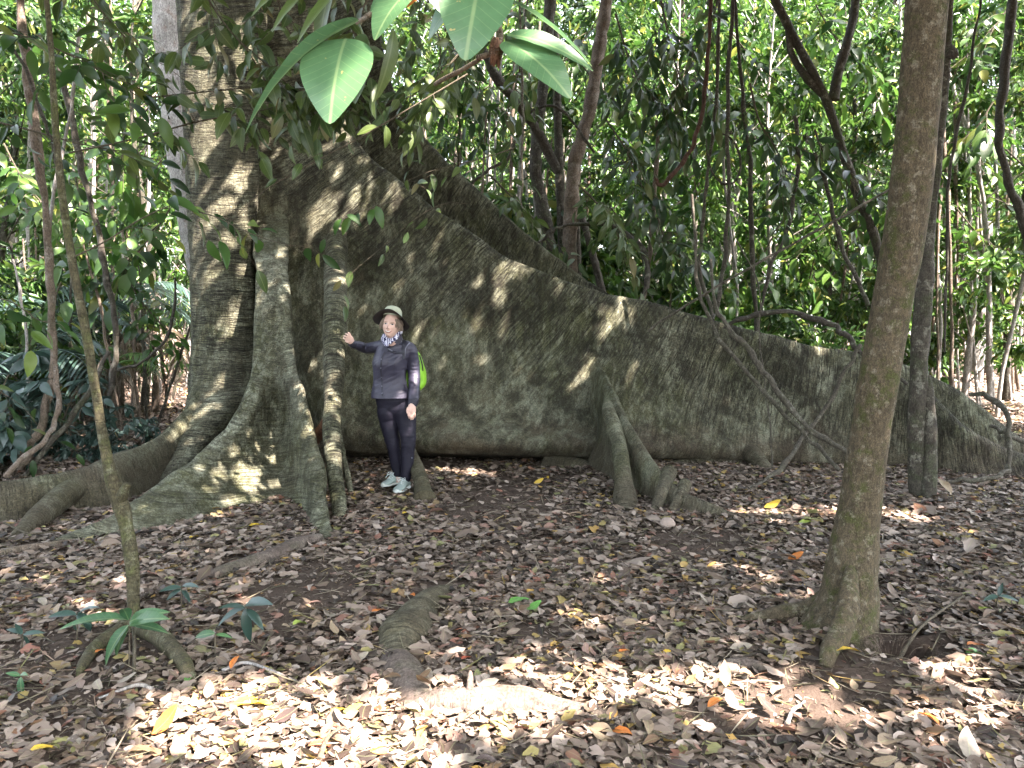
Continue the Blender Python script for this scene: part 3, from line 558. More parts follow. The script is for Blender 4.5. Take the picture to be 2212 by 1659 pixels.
LI = [
 ('reddish liana sweeping down in a long curve to a coiled knot', M_REDL, [(1537, -60, 8.9, 7), (1533, 60, 8.9, 7), (1526, 170, 8.9, 8), (1516, 250, 8.9, 8), (1494, 320, 8.9, 8), (1462, 370, 8.9, 8), (1430, 398, 8.9, 7), (1415, 386, 8.9, 5)]),
 ('straight grey liana behind the red curved one', M_LIANA, [(1556, -60, 9.2, 7), (1552, 100, 9.2, 7), (1545, 250, 9.2, 7), (1530, 360, 9.2, 7), (1518, 480, 9.2, 7), (1512, 580, 9.2, 7), (1540, 690, 9.0, 7)]),
 ('dark twisted liana hanging just right of the straight grey one', M_DARKST, [(1588, -60, 8.8, 7), (1584, 40, 8.8, 8), (1572, 150, 8.8, 8), (1570, 300, 8.8, 7), (1574, 440, 8.8, 7), (1566, 560, 8.8, 8), (1552, 650, 8.7, 7), (1540, 690, 8.6, 5)]),
 ('mottled upright liana bowing slightly before the bright leaves', M_SLIM, [(1586, -60, 9.6, 6), (1592, 80, 9.6, 7), (1606, 220, 9.6, 8), (1620, 360, 9.6, 9), (1622, 470, 9.6, 9), (1628, 600, 9.6, 8), (1636, 760, 9.6, 9)]),
 ('brown upright stem standing among drooping dark leaves', M_BROWNST, [(1418, 260, 9.9, 7), (1420, 340, 9.9, 8), (1412, 430, 9.9, 8), (1405, 520, 9.9, 8), (1396, 600, 9.9, 9), (1384, 680, 9.9, 10), (1380, 800, 9.9, 10)]),
 ('long liana leaning down the wall to the soil by the leaning trunk', M_LIANA, [(1494, 420, 7.9, 6), (1500, 520, 7.85, 6), (1508, 610, 7.8, 7), (1534, 690, 7.7, 7), (1572, 755, 7.6, 8), (1640, 835, 7.4, 8), (1705, 905, 7.25, 8), (1765, 962, 7.1, 8), (1812, 1015, 6.9, 8)]),
 ('upper of the two lianas slanting down the wall, with a brown elbow', M_LIANA, [(1536, 560, 7.7, 6), (1545, 655, 7.6, 7), (1580, 715, 7.5, 9), (1622, 762, 7.4, 10), (1650, 800, 7.3, 10), (1692, 862, 7.15, 10), (1745, 920, 7.0, 10), (1800, 955, 6.85, 10), (1850, 990, 6.7, 8)]),
 ('straight bare pole slanting across behind the leaning trunk', M_LIANA, [(1925, 408, 8.2, 5), (1800, 478, 8.1, 5), (1660, 556, 8.05, 5), (1500, 648, 8.0, 5), (1400, 715, 8.1, 5)]),
 ('thick dark liana bowed like an arch over the wall buttress', M_DARKST, [(1560, 712, 8.3, 5), (1600, 688, 8.2, 9), (1650, 676, 8.1, 10), (1710, 676, 8.0, 10), (1770, 692, 7.9, 11), (1820, 718, 7.8, 11), (1852, 752, 7.7, 10), (1900, 790, 7.6, 9), (1960, 830, 7.5, 8)]),
 ('liana rising from the litter across to the leaning trunk', M_LIANA, [(1860, 745, 7.6, 8), (1825, 800, 7.55, 8), (1785, 880, 7.5, 8), (1735, 945, 7.3, 8), (1690, 1005, 7.0, 9), (1640, 1045, 6.75, 8), (1590, 1075, 6.55, 4)]),
 ('thin dark liana forking beside the crooked tree', M_DARKST, [(1716, 250, 9.0, 7), (1725, 330, 9.0, 7), (1715, 420, 9.0, 8), (1700, 500, 9.0, 7), (1660, 590, 9.0, 6), (1640, 680, 9.0, 6)]),
 ('grey liana curving down just left of the leaning trunk', M_SLIM, [(1760, 330, 8.9, 7), (1790, 420, 8.9, 7), (1815, 520, 8.8, 8), (1850, 600, 8.7, 8), (1875, 660, 8.6, 8)]),
 ('hair-thin liana dropping over the wall to the ground', M_LIANA, [(1592, 520, 7.9, 3), (1640, 620, 7.8, 3), (1640, 720, 7.75, 3), (1652, 830, 7.6, 3), (1664, 920, 7.4, 3), (1668, 1010, 7.1, 3)]),
 ('looped thin liana hanging in a ring among leaves', M_DARKST, [(1545, 285, 9.1, 4), (1580, 300, 9.1, 4), (1600, 345, 9.1, 4), (1590, 390, 9.1, 4), (1560, 395, 9.1, 4), (1535, 365, 9.1, 4), (1525, 300, 9.1, 3)]),
 ('dark liana dropping from the canopy beside the pale thin trunk', M_DARKST, [(2128, -60, 8.2, 5), (2105, 80, 8.2, 5), (2085, 200, 8.2, 6), (2060, 320, 8.2, 6), (2046, 430, 8.2, 6), (2046, 560, 8.2, 5), (2040, 760, 8.2, 5)]),
 ('rope-like liana curling over the low end of the wall and along the soil', M_LIANA, [(2095, 852, 7.6, 9), (2140, 858, 7.45, 11), (2172, 890, 7.3, 11), (2178, 950, 7.15, 10), (2180, 1005, 7.0, 9), (2155, 1028, 6.85, 8), (2100, 1036, 6.8, 8), (2045, 1040, 6.8, 5)]),
 ('short liana crossing the low end of the wall', M_LIANA, [(2140, 920, 7.4, 6), (2168, 935, 7.25, 8), (2200, 950, 7.2, 10), (2250, 962, 7.2, 11)]),
 ('thin twig hanging straight before the trunk of the giant', M_LIANA, [(1122, -40, 6.0, 3), (1128, 160, 6.0, 4), (1130, 260, 6.0, 4), (1126, 380, 6.0, 3), (1128, 450, 6.0, 2)])]
for k, (lb, mt, L) in enumerate(LI): stem('liana', lb, 'liana', L, mt, VG, 10, .16, 5, 40+k)
# stems at the left edge
LS = [
 ('brown knobbly trunk close to the left edge', M_BROWNST, [(38, -200, 7.4, 15), (45, 40, 7.4, 16), (62, 180, 7.4, 17), (82, 330, 7.4, 16), (97, 450, 7.4, 14), (105, 560, 7.4, 13), (114, 700, 7.4, 13), (112, 820, 7.4, 14), (85, 930, 7.3, 15), (40, 1010, 7.2, 16)]),
 ('dark double stem twisting down behind the left sapling', M_DARKST, [(128, 130, 8.6, 10), (158, 280, 8.6, 11), (180, 380, 8.6, 11), (205, 480, 8.6, 11), (226, 580, 8.6, 11), (248, 690, 8.6, 11), (252, 760, 8.6, 11), (232, 860, 8.5, 10), (210, 960, 8.4, 9)]),
 ('thin dark stem slanting over the curved fallen branch', M_DARKST, [(20, 90, 6.6, 6), (70, 190, 6.6, 7), (100, 270, 6.6, 7), (118, 330, 6.6, 6), (132, 420, 6.6, 5)]),
 ('pale smooth stem crossing behind the sapling', M_PALE, [(172, 60, 8.2, 6), (160, 180, 8.2, 6), (140, 300, 8.2, 6), (118, 400, 8.2, 6), (106, 520, 8.2, 5), (110, 660, 8.2, 5)]),
 ('slim pale stem rising near the left edge', M_PALE, [(28, 560, 8.0, 4), (45, 640, 8.0, 5), (56, 720, 8.0, 5), (62, 860, 8.0, 5)]),
 ('dark curved branch sweeping up beside the palm litter', M_DARKST, [(250, 800, 9.2, 5), (300, 785, 9.2, 6), (345, 750, 9.2, 6), (372, 700, 9.2, 5), (378, 600, 9.2, 5)]),
 ('brown bent root-like stem leaning low at the left edge', M_BROWNST, [(118, 780, 6.8, 9), (124, 870, 6.7, 10), (105, 940, 6.6, 11), (55, 985, 6.4, 12), (10, 1030, 6.2, 12)]),
 ('mossy stem running from left edge up to the dark double stem', M_SLIM, [(20, 1060, 7.2, 9), (110, 960, 7.4, 10), (190, 850, 7.7, 10), (235, 760, 8.0, 8)])]
for k, (lb, mt, L) in enumerate(LS): stem('slim_stem', lb, 'stem', L, mt, 'thin stems at the left forest edge', 12, .18, 5, 70+k)
LR = [
 ('sunlit pale thin trunk leaning right of the slender tree', M_PALE, [(2040, 130, 12.5, 5), (2066, 210, 12.5, 6), (2098, 310, 12.5, 7), (2118, 400, 12.5, 8), (2130, 480, 12.5, 8), (2136, 600, 12.5, 9), (2138, 860, 12.5, 10)]),
 ('dark bent trunk at the far right edge', M_DARKST, [(2195, -60, 9.6, 16.5), (2180, 80, 9.6, 15.7), (2165, 200, 9.6, 15.7), (2158, 280, 9.6, 15.7), (2172, 370, 9.6, 15.7), (2200, 450, 9.6, 15.7), (2222, 560, 9.6, 16.5), (2228, 900, 9.5, 18.1)]),
 ('broad pale trunk lit by sun deep behind the wall end', M_PALE, [(2135, 480, 15, 16), (2128, 600, 15, 19), (2118, 700, 15, 22), (2105, 800, 15, 28)]),
 ('white bare sapling behind the slender tree', M_PALE, [(2028, 640, 14, 5), (2018, 720, 14, 6), (2012, 780, 14, 7), (2016, 870, 14, 7)]),
 ('white bare sapling seen over the middle of the wall', M_PALE, [(1792, 560, 15, 5), (1786, 640, 15, 5), (1782, 780, 15, 6)]),
 ('thin white sapling leaning between wall and leaning trunk', M_PALE, [(1842, 590, 15, 3), (1832, 660, 15, 4), (1820, 760, 15, 4)]),
 ('slim sunlit trunk far behind the crooked tree', M_PALE, [(1700, 520, 17, 3), (1704, 620, 17, 4), (1698, 780, 17, 4)])]
for k, (lb, mt, L) in enumerate(LR): stem('slim_stem', lb, 'stem', L, mt, 'thin trunks behind the wall buttress', 12, .15, 4, 90+k)

# thin pale poles and hanging vines standing in the sunlit thicket behind
random.seed(21)
for k in range(80):
    px = random.choice([random.uniform(1480, 2212), random.uniform(1950, 2212), random.uniform(0, 390), random.uniform(940, 1300)]); d = random.uniform(11.5, 20); sw = random.uniform(-60, 60); y1 = random.uniform(-100, 350)
    if k % 5 == 0: sw *= 3
    bot = 705+F*(CAMZ+.1)/d*1.0
    pts = [(px+sw, y1, d, random.uniform(1.6, 3))]+[(px+sw*(1-t)+random.uniform(-10, 10), y1+(bot-y1)*t, d, random.uniform(2.2, 4.5)) for t in (.3, .55, .8)]+[(px, bot+15, d, 4)]
    pale_ = k % 3 > 0
    stem('slim_stem', 'thin pale pole standing in the sunlit thicket' if pale_ else 'thin brown pole standing in the thicket behind', 'stem', pts, M_PALE if pale_ else M_BROWNST, 'thin pale poles' if pale_ else 'thin brown poles', 7, .15, 4, k, (), 1)

# slanting dead poles and hanging dead stems in the left thicket
for k in range(40):
    px = random.uniform(-20, 395); d = random.uniform(9.3, 15); sw = random.uniform(-110, 110); z1 = random.uniform(.8, 3.2); bot = 705+F*(CAMZ+.1)/d
    y1 = 705-F*(z1-CAMZ)/d
    pts = [(px+sw, y1, d, 2)]+[(px+sw*(1-t)+random.uniform(-8, 8), y1+(bot-y1)*t, d, random.uniform(2, 4)) for t in (.35, .7)]+[(px, bot+10, d, 3.5)]
    a = k % 2
    stem('dead_stem', 'dead tan stem leaning in the left thicket' if a else 'dead grey-brown stem leaning in the left thicket', 'stem', pts, M_BROWNST if a else M_SLIM, 'dead tan stems in the left thicket' if a else 'dead grey-brown stems in the left thicket', 6, .15, 4, 200+k, (), 1)
# ================================================================ leafy branches hanging into view
UP = np.array([0, 0, 1.])
def twig_leaves(pts, spacing, llen, droop, jit=.35, skip=0.0, face=1.0):
    """leaf base points, directions, face normals along a twig"""
    L = np.linalg.norm(np.diff(pts, axis=0), axis=1).sum(); n = max(2, int(L/spacing))
    Q = catmull(pts, n+1); T = unit(np.gradient(Q, axis=0)); S = unit(np.cross(T, UP)+1e-6)
    sg = np.where(np.arange(n+1) % 2 == 0, 1., -1.)[:, None]
    d = T*.55+S*sg*.8+rng.normal(size=(n+1, 3))*jit; d[:, 2] -= droop
    d[-1] = T[-1]+np.array([0, 0, -droop*.7])
    nn = UP*.75+np.array([.15, -.55, 0])*face+rng.normal(size=(n+1, 3))*.5
    keep = np.arange(n+1) > skip*n
    return Q[keep], d[keep], nn[keep], llen*rng.uniform(.65, 1.2, n+1)[keep]
def branch_meshes(main, r0, nsub, sublen, spacing, llen, droop, seed, start=.1):
    global rng
    rng = np.random.default_rng(seed)
    mt = MB(); ml = [[], [], [], []]
    main = np.asarray(main, float); C = catmull(main, 60); T = unit(np.gradient(C, axis=0))
    tube(mt, main, np.linspace(r0, r0*.35, len(main)), 7, None, .1, 8, seed)
    for k in range(nsub+1):
        t = start+(1-start)*(k+rng.uniform(0, .8))/(nsub+.8) if k < nsub else 1.0
        i = min(59, int(t*59)); ln = sublen*rng.uniform(.5, 1.25)
        side = unit(np.cross(T[i], UP)+1e-6)*(1 if k % 2 else -1)
        d = unit(T[i]*rng.uniform(.2, .9)+side*rng.uniform(.2, 1.0)+rng.normal(size=3)*.35+np.array([0, 0, -.1]))
        p0 = C[i]; p = np.array([p0, p0+d*ln*.35, p0+d*ln*.7+[0, 0, -.08*ln], p0+d*ln+[0, 0, -droop*.35*ln]])
        tube(mt, p, np.linspace(r0*.4, r0*.16, 4), 5)
        q = twig_leaves(p, spacing, llen, droop, skip=.15)
        for a, b_ in zip(ml, q): a.append(b_)
    return mt, [np.concatenate(a) for a in ml]
def leafy(label, main, r0, nsub, sublen, spacing, llen, droop, seed, mat, group=None, tpl=None, name='leafy_branch', cat='branch'):
    mt, q = branch_meshes([P(*m) for m in main], r0, nsub, sublen, spacing, llen, droop, seed)
    t = thing(name, label, cat, group)
    mt.obj('twig', M_TWIG, t)
    mb = MB(); add_leaves(mb, tpl or T_NEAR, *q); mb.obj('foliage', mat, t)
    return t
LB = 'leafy branches hanging in front of the giant trunk'
for lb, main, r0, ns, sl, sp, ll, dr, mat in [
 ('olive leafy branch dangling across the top of the giant trunk', [(400, -120, 5.4), (440, -20, 5.3), (500, 70, 5.2), (565, 130, 5.2), (610, 180, 5.2)], .012, 12, .42, .075, .17, .55, M_LOLIVE),
 ('leafy branch spreading flat across the pale trunk and the rib', [(150, 330, 5.9), (290, 300, 5.7), (430, 262, 5.5), (560, 240, 5.4), (680, 205, 5.3), (760, 180, 5.3)], .011, 14, .4, .075, .16, .5, M_LOLIVE),
 ('dark leafy spray under the large leaves at the top', [(840, -120, 4.9), (810, -40, 5.0), (770, 50, 5.0), (740, 120, 5.1), (690, 170, 5.2)], .012, 12, .4, .07, .16, .6, M_LOLIVE),
 ('leafy spray in front of the upper buttress edge', [(1040, 60, 5.6), (1000, 110, 5.6), (950, 160, 5.6), (900, 200, 5.6), (850, 225, 5.6)], .010, 12, .42, .075, .15, .6, M_LOLIVE),
 ('dense olive spray across the middle of the trunk', [(330, 210, 5.8), (430, 200, 5.6), (540, 190, 5.5), (610, 200, 5.4), (680, 190, 5.4)], .010, 14, .42, .075, .16, .6, M_LOLIVE),
 ('thick leafy branch hanging from the frame top over the trunk', [(560, -140, 5.6), (590, -40, 5.5), (620, 60, 5.4), (680, 130, 5.4), (720, 190, 5.4)], .012, 15, .45, .075, .16, .6, M_LOLIVE),
 ('leafy crown edge between big leaves and clump of stems', [(900, -120, 6.4), (930, 20, 6.3), (950, 90, 6.2), (945, 160, 6.2), (920, 220, 6.2)], .012, 14, .5, .08, .16, .6, M_LOLIVE),
 ('thin twig with few leaves slanting down over the trunk', [(1010, 160, 5.2), (900, 225, 5.1), (790, 290, 5.0), (660, 360, 4.9), (560, 420, 4.8), (490, 490, 4.7)], .009, 5, .26, .09, .15, .7, M_LOLIVE),
 ('green leaf spray hanging before the rib above the woman', [(420, 455, 4.7), (470, 470, 4.6), (520, 495, 4.5), (570, 515, 4.5), (625, 530, 4.5)], .007, 6, .2, .075, .16, .75, M_LMID),
 ('leafy branch reaching from the sapling toward the rib', [(150, 560, 4.6), (230, 520, 4.6), (310, 470, 4.6), (385, 440, 4.6), (430, 455, 4.6)], .008, 9, .28, .08, .17, .7, M_LMID),
 ('small sprig with fresh leaves before the buttress', [(860, 430, 5.0), (800, 450, 4.9), (750, 470, 4.9), (715, 495, 4.9)], .005, 4, .16, .085, .14, .9, M_LMID),
 ('sparse twig hanging over the wall above the hat', [(1010, 440, 5.6), (960, 440, 5.6), (900, 470, 5.5), (830, 530, 5.5), (760, 590, 5.4), (740, 620, 5.4)], .005, 5, .2, .1, .12, .7, M_LOLIVE),
 ('leafy spray over the buttress ridge right of the trunk', [(1110, 320, 6.2), (1050, 340, 6.1), (990, 355, 6.0), (930, 370, 6.0), (880, 390, 6.0)], .008, 6, .32, .085, .15, .6, M_LOLIVE),
 ('leafy branch entering at the top left corner', [(-80, 60, 5.2), (20, 70, 5.1), (120, 105, 5.0), (210, 150, 5.0), (300, 210, 5.0)], .011, 13, .45, .08, .17, .45, M_LMID),
 ('olive leafy branch high between sapling and pale trunk', [(140, -120, 6.0), (190, -20, 6.0), (250, 60, 6.0), (320, 130, 6.0)], .011, 12, .5, .08, .17, .5, M_LOLIVE),
 ('broad-leaved branch with large dark leaves near the left palms', [(-60, 250, 6.6), (60, 280, 6.6), (170, 310, 6.6), (280, 330, 6.6), (360, 350, 6.6)], .012, 14, .55, .09, .2, .5, M_LDARK),
 ('leafy twigs low on the sapling at the left edge', [(-60, 640, 5.0), (20, 650, 5.0), (80, 690, 5.0), (130, 700, 5.0)], .007, 7, .3, .09, .18, .6, M_LMID),
 ('dark leafy spray near the ground at the left edge', [(-80, 800, 6.8), (-10, 840, 6.8), (50, 880, 6.8), (90, 930, 6.8)], .008, 8, .4, .1, .17, .5, M_LDARK)]:
    hi = max(m[1] for m in main) < 345
    leafy(lb, main, r0*.7, int(ns*(1.1 if hi else .8)), sl*(1.1 if hi else .9), sp*(1 if hi else 1.3), ll*(1.12 if hi else .95), dr*.8, 100+len(lb)*7+int(main[0][0]), mat, LB)
LB2 = 0
DB = 'drooping dark branches beside the clump of stems'
for k, (main, ns) in enumerate([([(1150, -60, 9.0), (1130, 60, 9.0), (1120, 160, 9.0), (1090, 250, 9.0)], 12), ([(1330, 30, 9.6), (1360, 130, 9.6), (1400, 200, 9.5), (1440, 250, 9.5)], 16), ([(1310, 260, 9.7), (1350, 320, 9.6), (1380, 390, 9.6), (1420, 440, 9.6)], 16),
        ([(1250, 400, 9.3), (1290, 440, 9.3), (1330, 500, 9.2), (1350, 570, 9.2)], 12), ([(1420, -40, 9.4), (1440, 60, 9.4), (1460, 140, 9.4), (1490, 220, 9.4)], 16), ([(1420, 470, 9.8), (1440, 520, 9.8), (1480, 560, 9.8), (1520, 600, 9.8)], 12),
        ([(1060, 380, 10.0), (1100, 420, 10.0), (1150, 470, 10.0), (1190, 540, 10.0)], 12), ([(1620, 180, 9.0), (1640, 260, 9.0), (1680, 330, 9.0), (1700, 420, 9.0)], 12), ([(1760, 280, 9.0), (1780, 330, 8.9), (1830, 380, 8.9), (1860, 430, 8.9)], 10), ([(1560, -60, 9.6), (1540, 40, 9.6), (1500, 110, 9.6), (1480, 180, 9.6)], 12),
        ([(960, 60, 9.6), (1000, 130, 9.6), (1040, 200, 9.6), (1050, 290, 9.6)], 12)]):
    leafy('drooping branch with long dark leaves hanging near the clump of stems', main,   .014, ns, .75, .10, .24, .55, 300+k, M_LDARK if k % 3 else M_LOLIVE, DB, [leaf_tpl(6, .34, .15, .35), leaf_tpl(6, .3, .25, .2), leaf_tpl(6, .38, .1, .5)])
BB = 'broad-leaved bright branches over the wall'
for k, (x, y, d) in enumerate([(1330, 240, 11.5), (1460, 330, 12), (1580, 280, 11.5), (1690, 430, 12.5), (1520, 500, 12), (1780, 520, 12), (1660, 180, 12), (1820, 120, 11.5), (1400, 560, 11.8), (2080, 330, 11.5), (2150, 560, 12), (1960, 420, 12), (2110, 120, 11), (1610, 620, 12), (1740, 650, 12.5), (1240, 130, 12), (60, 420, 9.5), (180, 480, 9.5), (300, 560, 9.5), (260, 380, 9.5), (330, 700, 9.8), (90, 720, 9.5)]):
    dx = random.uniform(-90, 90)
    leafy('broad-leaved branch with fresh leaves in the thicket behind', [(x-dx, y-110, d), (x-dx*.4, y-50, d), (x+dx*.3, y, d), (x+dx, y+40, d)], .012, 12, .7, .10, random.uniform(.2, .3), .45, 500+k, M_LBRIGHT if k % 3 else M_LMID, BB, [leaf_tpl(4, .46, .15, .3), leaf_tpl(4, .4, .2, .2)])
# ================================================================ the branch of big leaves close to the camera
hero = thing('big_leaf_branch', 'close sunlit branch of large glossy green leaves at the top', 'branch')
mb = MB()
for L in ([(1010, -160, 1.5, 9), (1040, -60, 1.48, 8), (1068, 30, 1.46, 8), (1080, 80, 1.45, 7), (1066, 112, 1.45, 6), (1030, 125, 1.46, 5)], [(1010, -160, 1.5, 9), (940, -70, 1.52, 7), (860, -20, 1.54, 6), (800, 30, 1.56, 5), (768, 50, 1.56, 4)],
          [(1040, 125, 1.6, 5), (1000, 150, 1.65, 5), (960, 170, 1.7, 5), (940, 182, 1.75, 4)]):
    stem_mesh(mb, L, 8, .15, 30, 3, .01)
mb.obj('twig', M_BROWNST, hero)
def big_leaf(base, tip, width, face, fold=.12, curl=.25, twist=0.0, mat=None, n=14):
    """one large leaf blade from base to tip (px,py,d), width px, face = direction its upper side looks"""
    b0, t0 = P(*base), P(*tip); d = t0-b0; Ln = np.linalg.norm(d)
    w = width*base[2]/F/Ln
    tpl = leaf_tpl(n, w, fold, curl, twist, belly=.40, tip=.85, wave=.004, seed=int(abs(base[0]*3+tip[1])))
    V = tpl[0]; end = V[n]; a = math.atan2(-end[2], end[1]); k = math.hypot(end[1], end[2])  # turn so that the tip lands on t0
    ca, sa = math.cos(a), math.sin(a); y = V[:, 1]*ca-V[:, 2]*sa; z = V[:, 1]*sa+V[:, 2]*ca
    V2 = np.stack([V[:, 0], y/k, z/k], 1)
    m = MB(); add_leaves(m, [(V2, tpl[1], tpl[2], tpl[3])], [b0], np.array([d]), np.array([face], float), [Ln])
    o = m.obj('leaf', mat or M_LHERO, hero); so = o.modifiers.new('s', 'SUBSURF'); so.levels = so.render_levels = 1
    return o
CF = (0.1, -.8, .6)
big_leaf((748, 82, 1.5), (712, 274, 1.42), 152, (-.05, -.85, .5), .10, .22)
big_leaf((785, 44, 1.5), (523, 303, 1.40), 88, (-.75, -.25, .6), .2, .32)
big_leaf((1046, -92, 1.45), (1004, 138, 1.36), 158, (.05, -.9, .42), .07, .15)
big_leaf((905, -30, 1.5), (808, 92, 1.45), 100, (-.3, -.75, .6), .14, .3)
big_leaf((880, -46, 1.52), (800, 30, 1.5), 70, (-.4, -.6, .7), .1, .2)
big_leaf((930, -60, 1.5), (1000, 70, 1.5), 90, (.1, -.8, .6), .1, .2)
big_leaf((985, 5, 1.62), (925, 90, 1.68), 78, (-.3, -.7, .5), .1, .2)
big_leaf((1075, -10, 1.5), (1283, 150, 1.56), 70, (.25, -.35, .9), .14, .2)
big_leaf((1090, 76, 1.45), (1286, 158, 1.45), 66, (.15, -.7, .7), .16, .3)
big_leaf((1088, 88, 1.45), (1236, 218, 1.38), 112, (.35, -.85, .5), .08, .28)
big_leaf((790, 70, 1.6), (766, 228, 1.6), 62, (-.5, .5, .3), .12, .15, mat=M_LDARK)
for bx, tx, ty, wd_, dd in ((765, 640, 100, 74, 1.62), (705, 585, 75, 80, 1.7), (660, 540, 40, 66, 1.75), (725, 690, 130, 60, 1.75), (960, 985, 60, 64, 1.7)): big_leaf((bx, -45, dd), (tx, ty, dd), wd_, (-.45, -.6, .6), .12, .2, mat=M_LOLIVE)
big_leaf((850, 60, 1.62), (806, 225, 1.62), 40, (.6, -.3, .3), .2, .2, mat=M_LOLIVE)
mb = MB()
for k in range(7):
    a = k*.9; stem_mesh(mb, [(1072+4*math.cos(a), 82, 1.45+.004*math.sin(a), 3), (1072+10*math.cos(a), 102, 1.45+.008*math.sin(a), 7), (1070+7*math.cos(a*1.4), 124, 1.44, 6), (1068+9*math.cos(a*2), 148-k*4, 1.44, 2)], 7, .3, 40, k, .006)
mb.obj('dry_bud', M_REDROOT, hero)
m = MB(); add_leaves(m, [leaf_tpl(8, .45, .15, .3, seed=5)], [P(905, -22, 1.46)], np.array([P(872, 16, 1.44)-P(905, -22, 1.46)]), np.array([[.2, -.8, .4]]), [.042])
M_ORANGE = plain('orange_dead_leaf', (.5, .14, .03), .6); m.obj('dead_leaf', M_ORANGE, hero)
# ================================================================ background trees and bushes: a few kinds, copied
def make_tree(name, H, z0, rad, nl, llen, mat, barkm, r0, seed, tpl=None, lean=.3, clumps=26, droop=.25):
    global rng
    rng = np.random.default_rng(seed)
    root = bpy.data.objects.new(name, None); root.empty_display_size = .1; COL.objects.link(root)
    mt = MB(); top = np.array([rng.normal()*lean, rng.normal()*lean, H*.96])
    axis = np.array([[0, 0, -.2], [rng.normal()*.1, rng.normal()*.1, H*.3], top*[.6, .6, .66]+[rng.normal()*.15, 0, 0], top])
    tube(mt, axis, [r0*1.15, r0*.9, r0*.6, r0*.15], 9, .25, .12, 3, seed)
    Cx = catmull(axis, 60); pos = []; dr = []; nn = []; sz = []
    for k in range(clumps):
        zt = z0+(H-z0)*((k+rng.uniform())/clumps); i = min(59, max(2, int((zt-.3*rad)/H*59)))
        a = rng.uniform(0, 2*np.pi); rr = rad*math.sqrt(rng.uniform(.04, 1))*(.65+.35*math.sin(np.pi*min(1, (zt-z0)/(H-z0)+.15)))
        c = np.array([Cx[i, 0]+rr*math.cos(a), Cx[i, 1]+rr*math.sin(a), zt]); mid = (Cx[i]+c)/2+[0, 0, .1*rad*rng.uniform()]
        tube(mt, [Cx[i], mid, c], [r0*.28, r0*.16, r0*.06], 5)
        cs = rad*rng.uniform(.22, .42)
        for s in range(max(2, int(nl/clumps/9))):
            e = c+rdirs(1, -.1, .6)[0]*cs*rng.uniform(.5, 1.5)
            q = twig_leaves(np.array([c, (c+e)/2+[0, 0, .03], e+[0, 0, -.12*cs]]), np.linalg.norm(e-c)/9+1e-3, llen, droop+.2, .5)
            pos.append(q[0]); dr.append(q[1]); nn.append(q[2]); sz.append(q[3])
    mt.obj('trunk', barkm, root)
    mb = MB(); add_leaves(mb, tpl or T_FAR, np.concatenate(pos), np.concatenate(dr), np.concatenate(nn), np.concatenate(sz)); mb.obj('crown', mat, root)
    return root
PROT = {
 'bright': make_tree('understory_tree', 7.5, 1.2, 1.5, 3400, .17, M_LBRIGHT, M_PALE, .055, 1),
 'mid': make_tree('understory_tree', 8.5, 1.6, 1.9, 4200, .19, M_LMID, M_SLIM, .07, 2),
 'dark': make_tree('forest_tree', 14, 2.5, 2.5, 5200, .22, M_LDARK, M_DARKST, .13, 3, clumps=40),
 'tall': make_tree('forest_tree', 17, 3.0, 3.0, 6200, .24, M_LBRIGHT, M_SLIM, .15, 4, clumps=44),
 'tallmid': make_tree('forest_tree', 19, 4.0, 3.2, 6200, .25, M_LMID, M_BROWNST, .16, 5, clumps=44),
 'bush': make_tree('bush', 1.7, .15, .8, 900, .16, M_LBRIGHT, M_TWIG, .02, 6, clumps=16, droop=.1),
 'bushmid': make_tree('bush', 2.4, .2, .95, 1300, .18, M_LMID, M_TWIG, .025, 7, clumps=18, droop=.2),
 'bushblue': make_tree('bush', 1.3, .1, .6, 420, .22, M_LBLUE, M_TWIG, .018, 8, T_MID, clumps=12, droop=.2)}
LABEL = {'bright': ('slim understory tree with small bright leaves behind the buttress', 'tree', 'bright slim understory trees'), 'mid': ('understory tree with mid green foliage deep in the forest', 'tree', 'mid green understory trees'),
 'dark': ('tall tree with dark hanging foliage deep in the forest', 'tree', 'tall dark forest trees'), 'tall': ('tall tree with sunlit yellow-green crown deep in the forest', 'tree', 'tall sunlit forest trees'), 'tallmid': ('tall forest tree with mid green crown far behind', 'tree', 'tall mid green forest trees'),
 'bush': ('low bright leafy bush on the forest floor behind', 'bush', 'low bright bushes'), 'bushmid': ('waist-high green bush on the forest floor behind', 'bush', 'waist-high green bushes'), 'bushblue': ('low bush with broad bluish leaves beside the left roots', 'bush', 'low bluish bushes')}
used = set()
def plant(kind, px, d, s=1.0, rz=None, dx=0.0):
    o = PROT[kind] if kind not in used else copy_tree(PROT[kind]); used.add(kind)
    x = (px-1106)/F*d+dx
    o.location = (x, d, float(groundz(x, d))-.05); o.rotation_euler = (0, 0, rz if rz is not None else random.uniform(0, 6.28)); o.scale = (s, s, s*random.uniform(.92, 1.1))
    lb, ct, gp = LABEL[kind]; tag(o, lb, ct, gp)
random.seed(5)
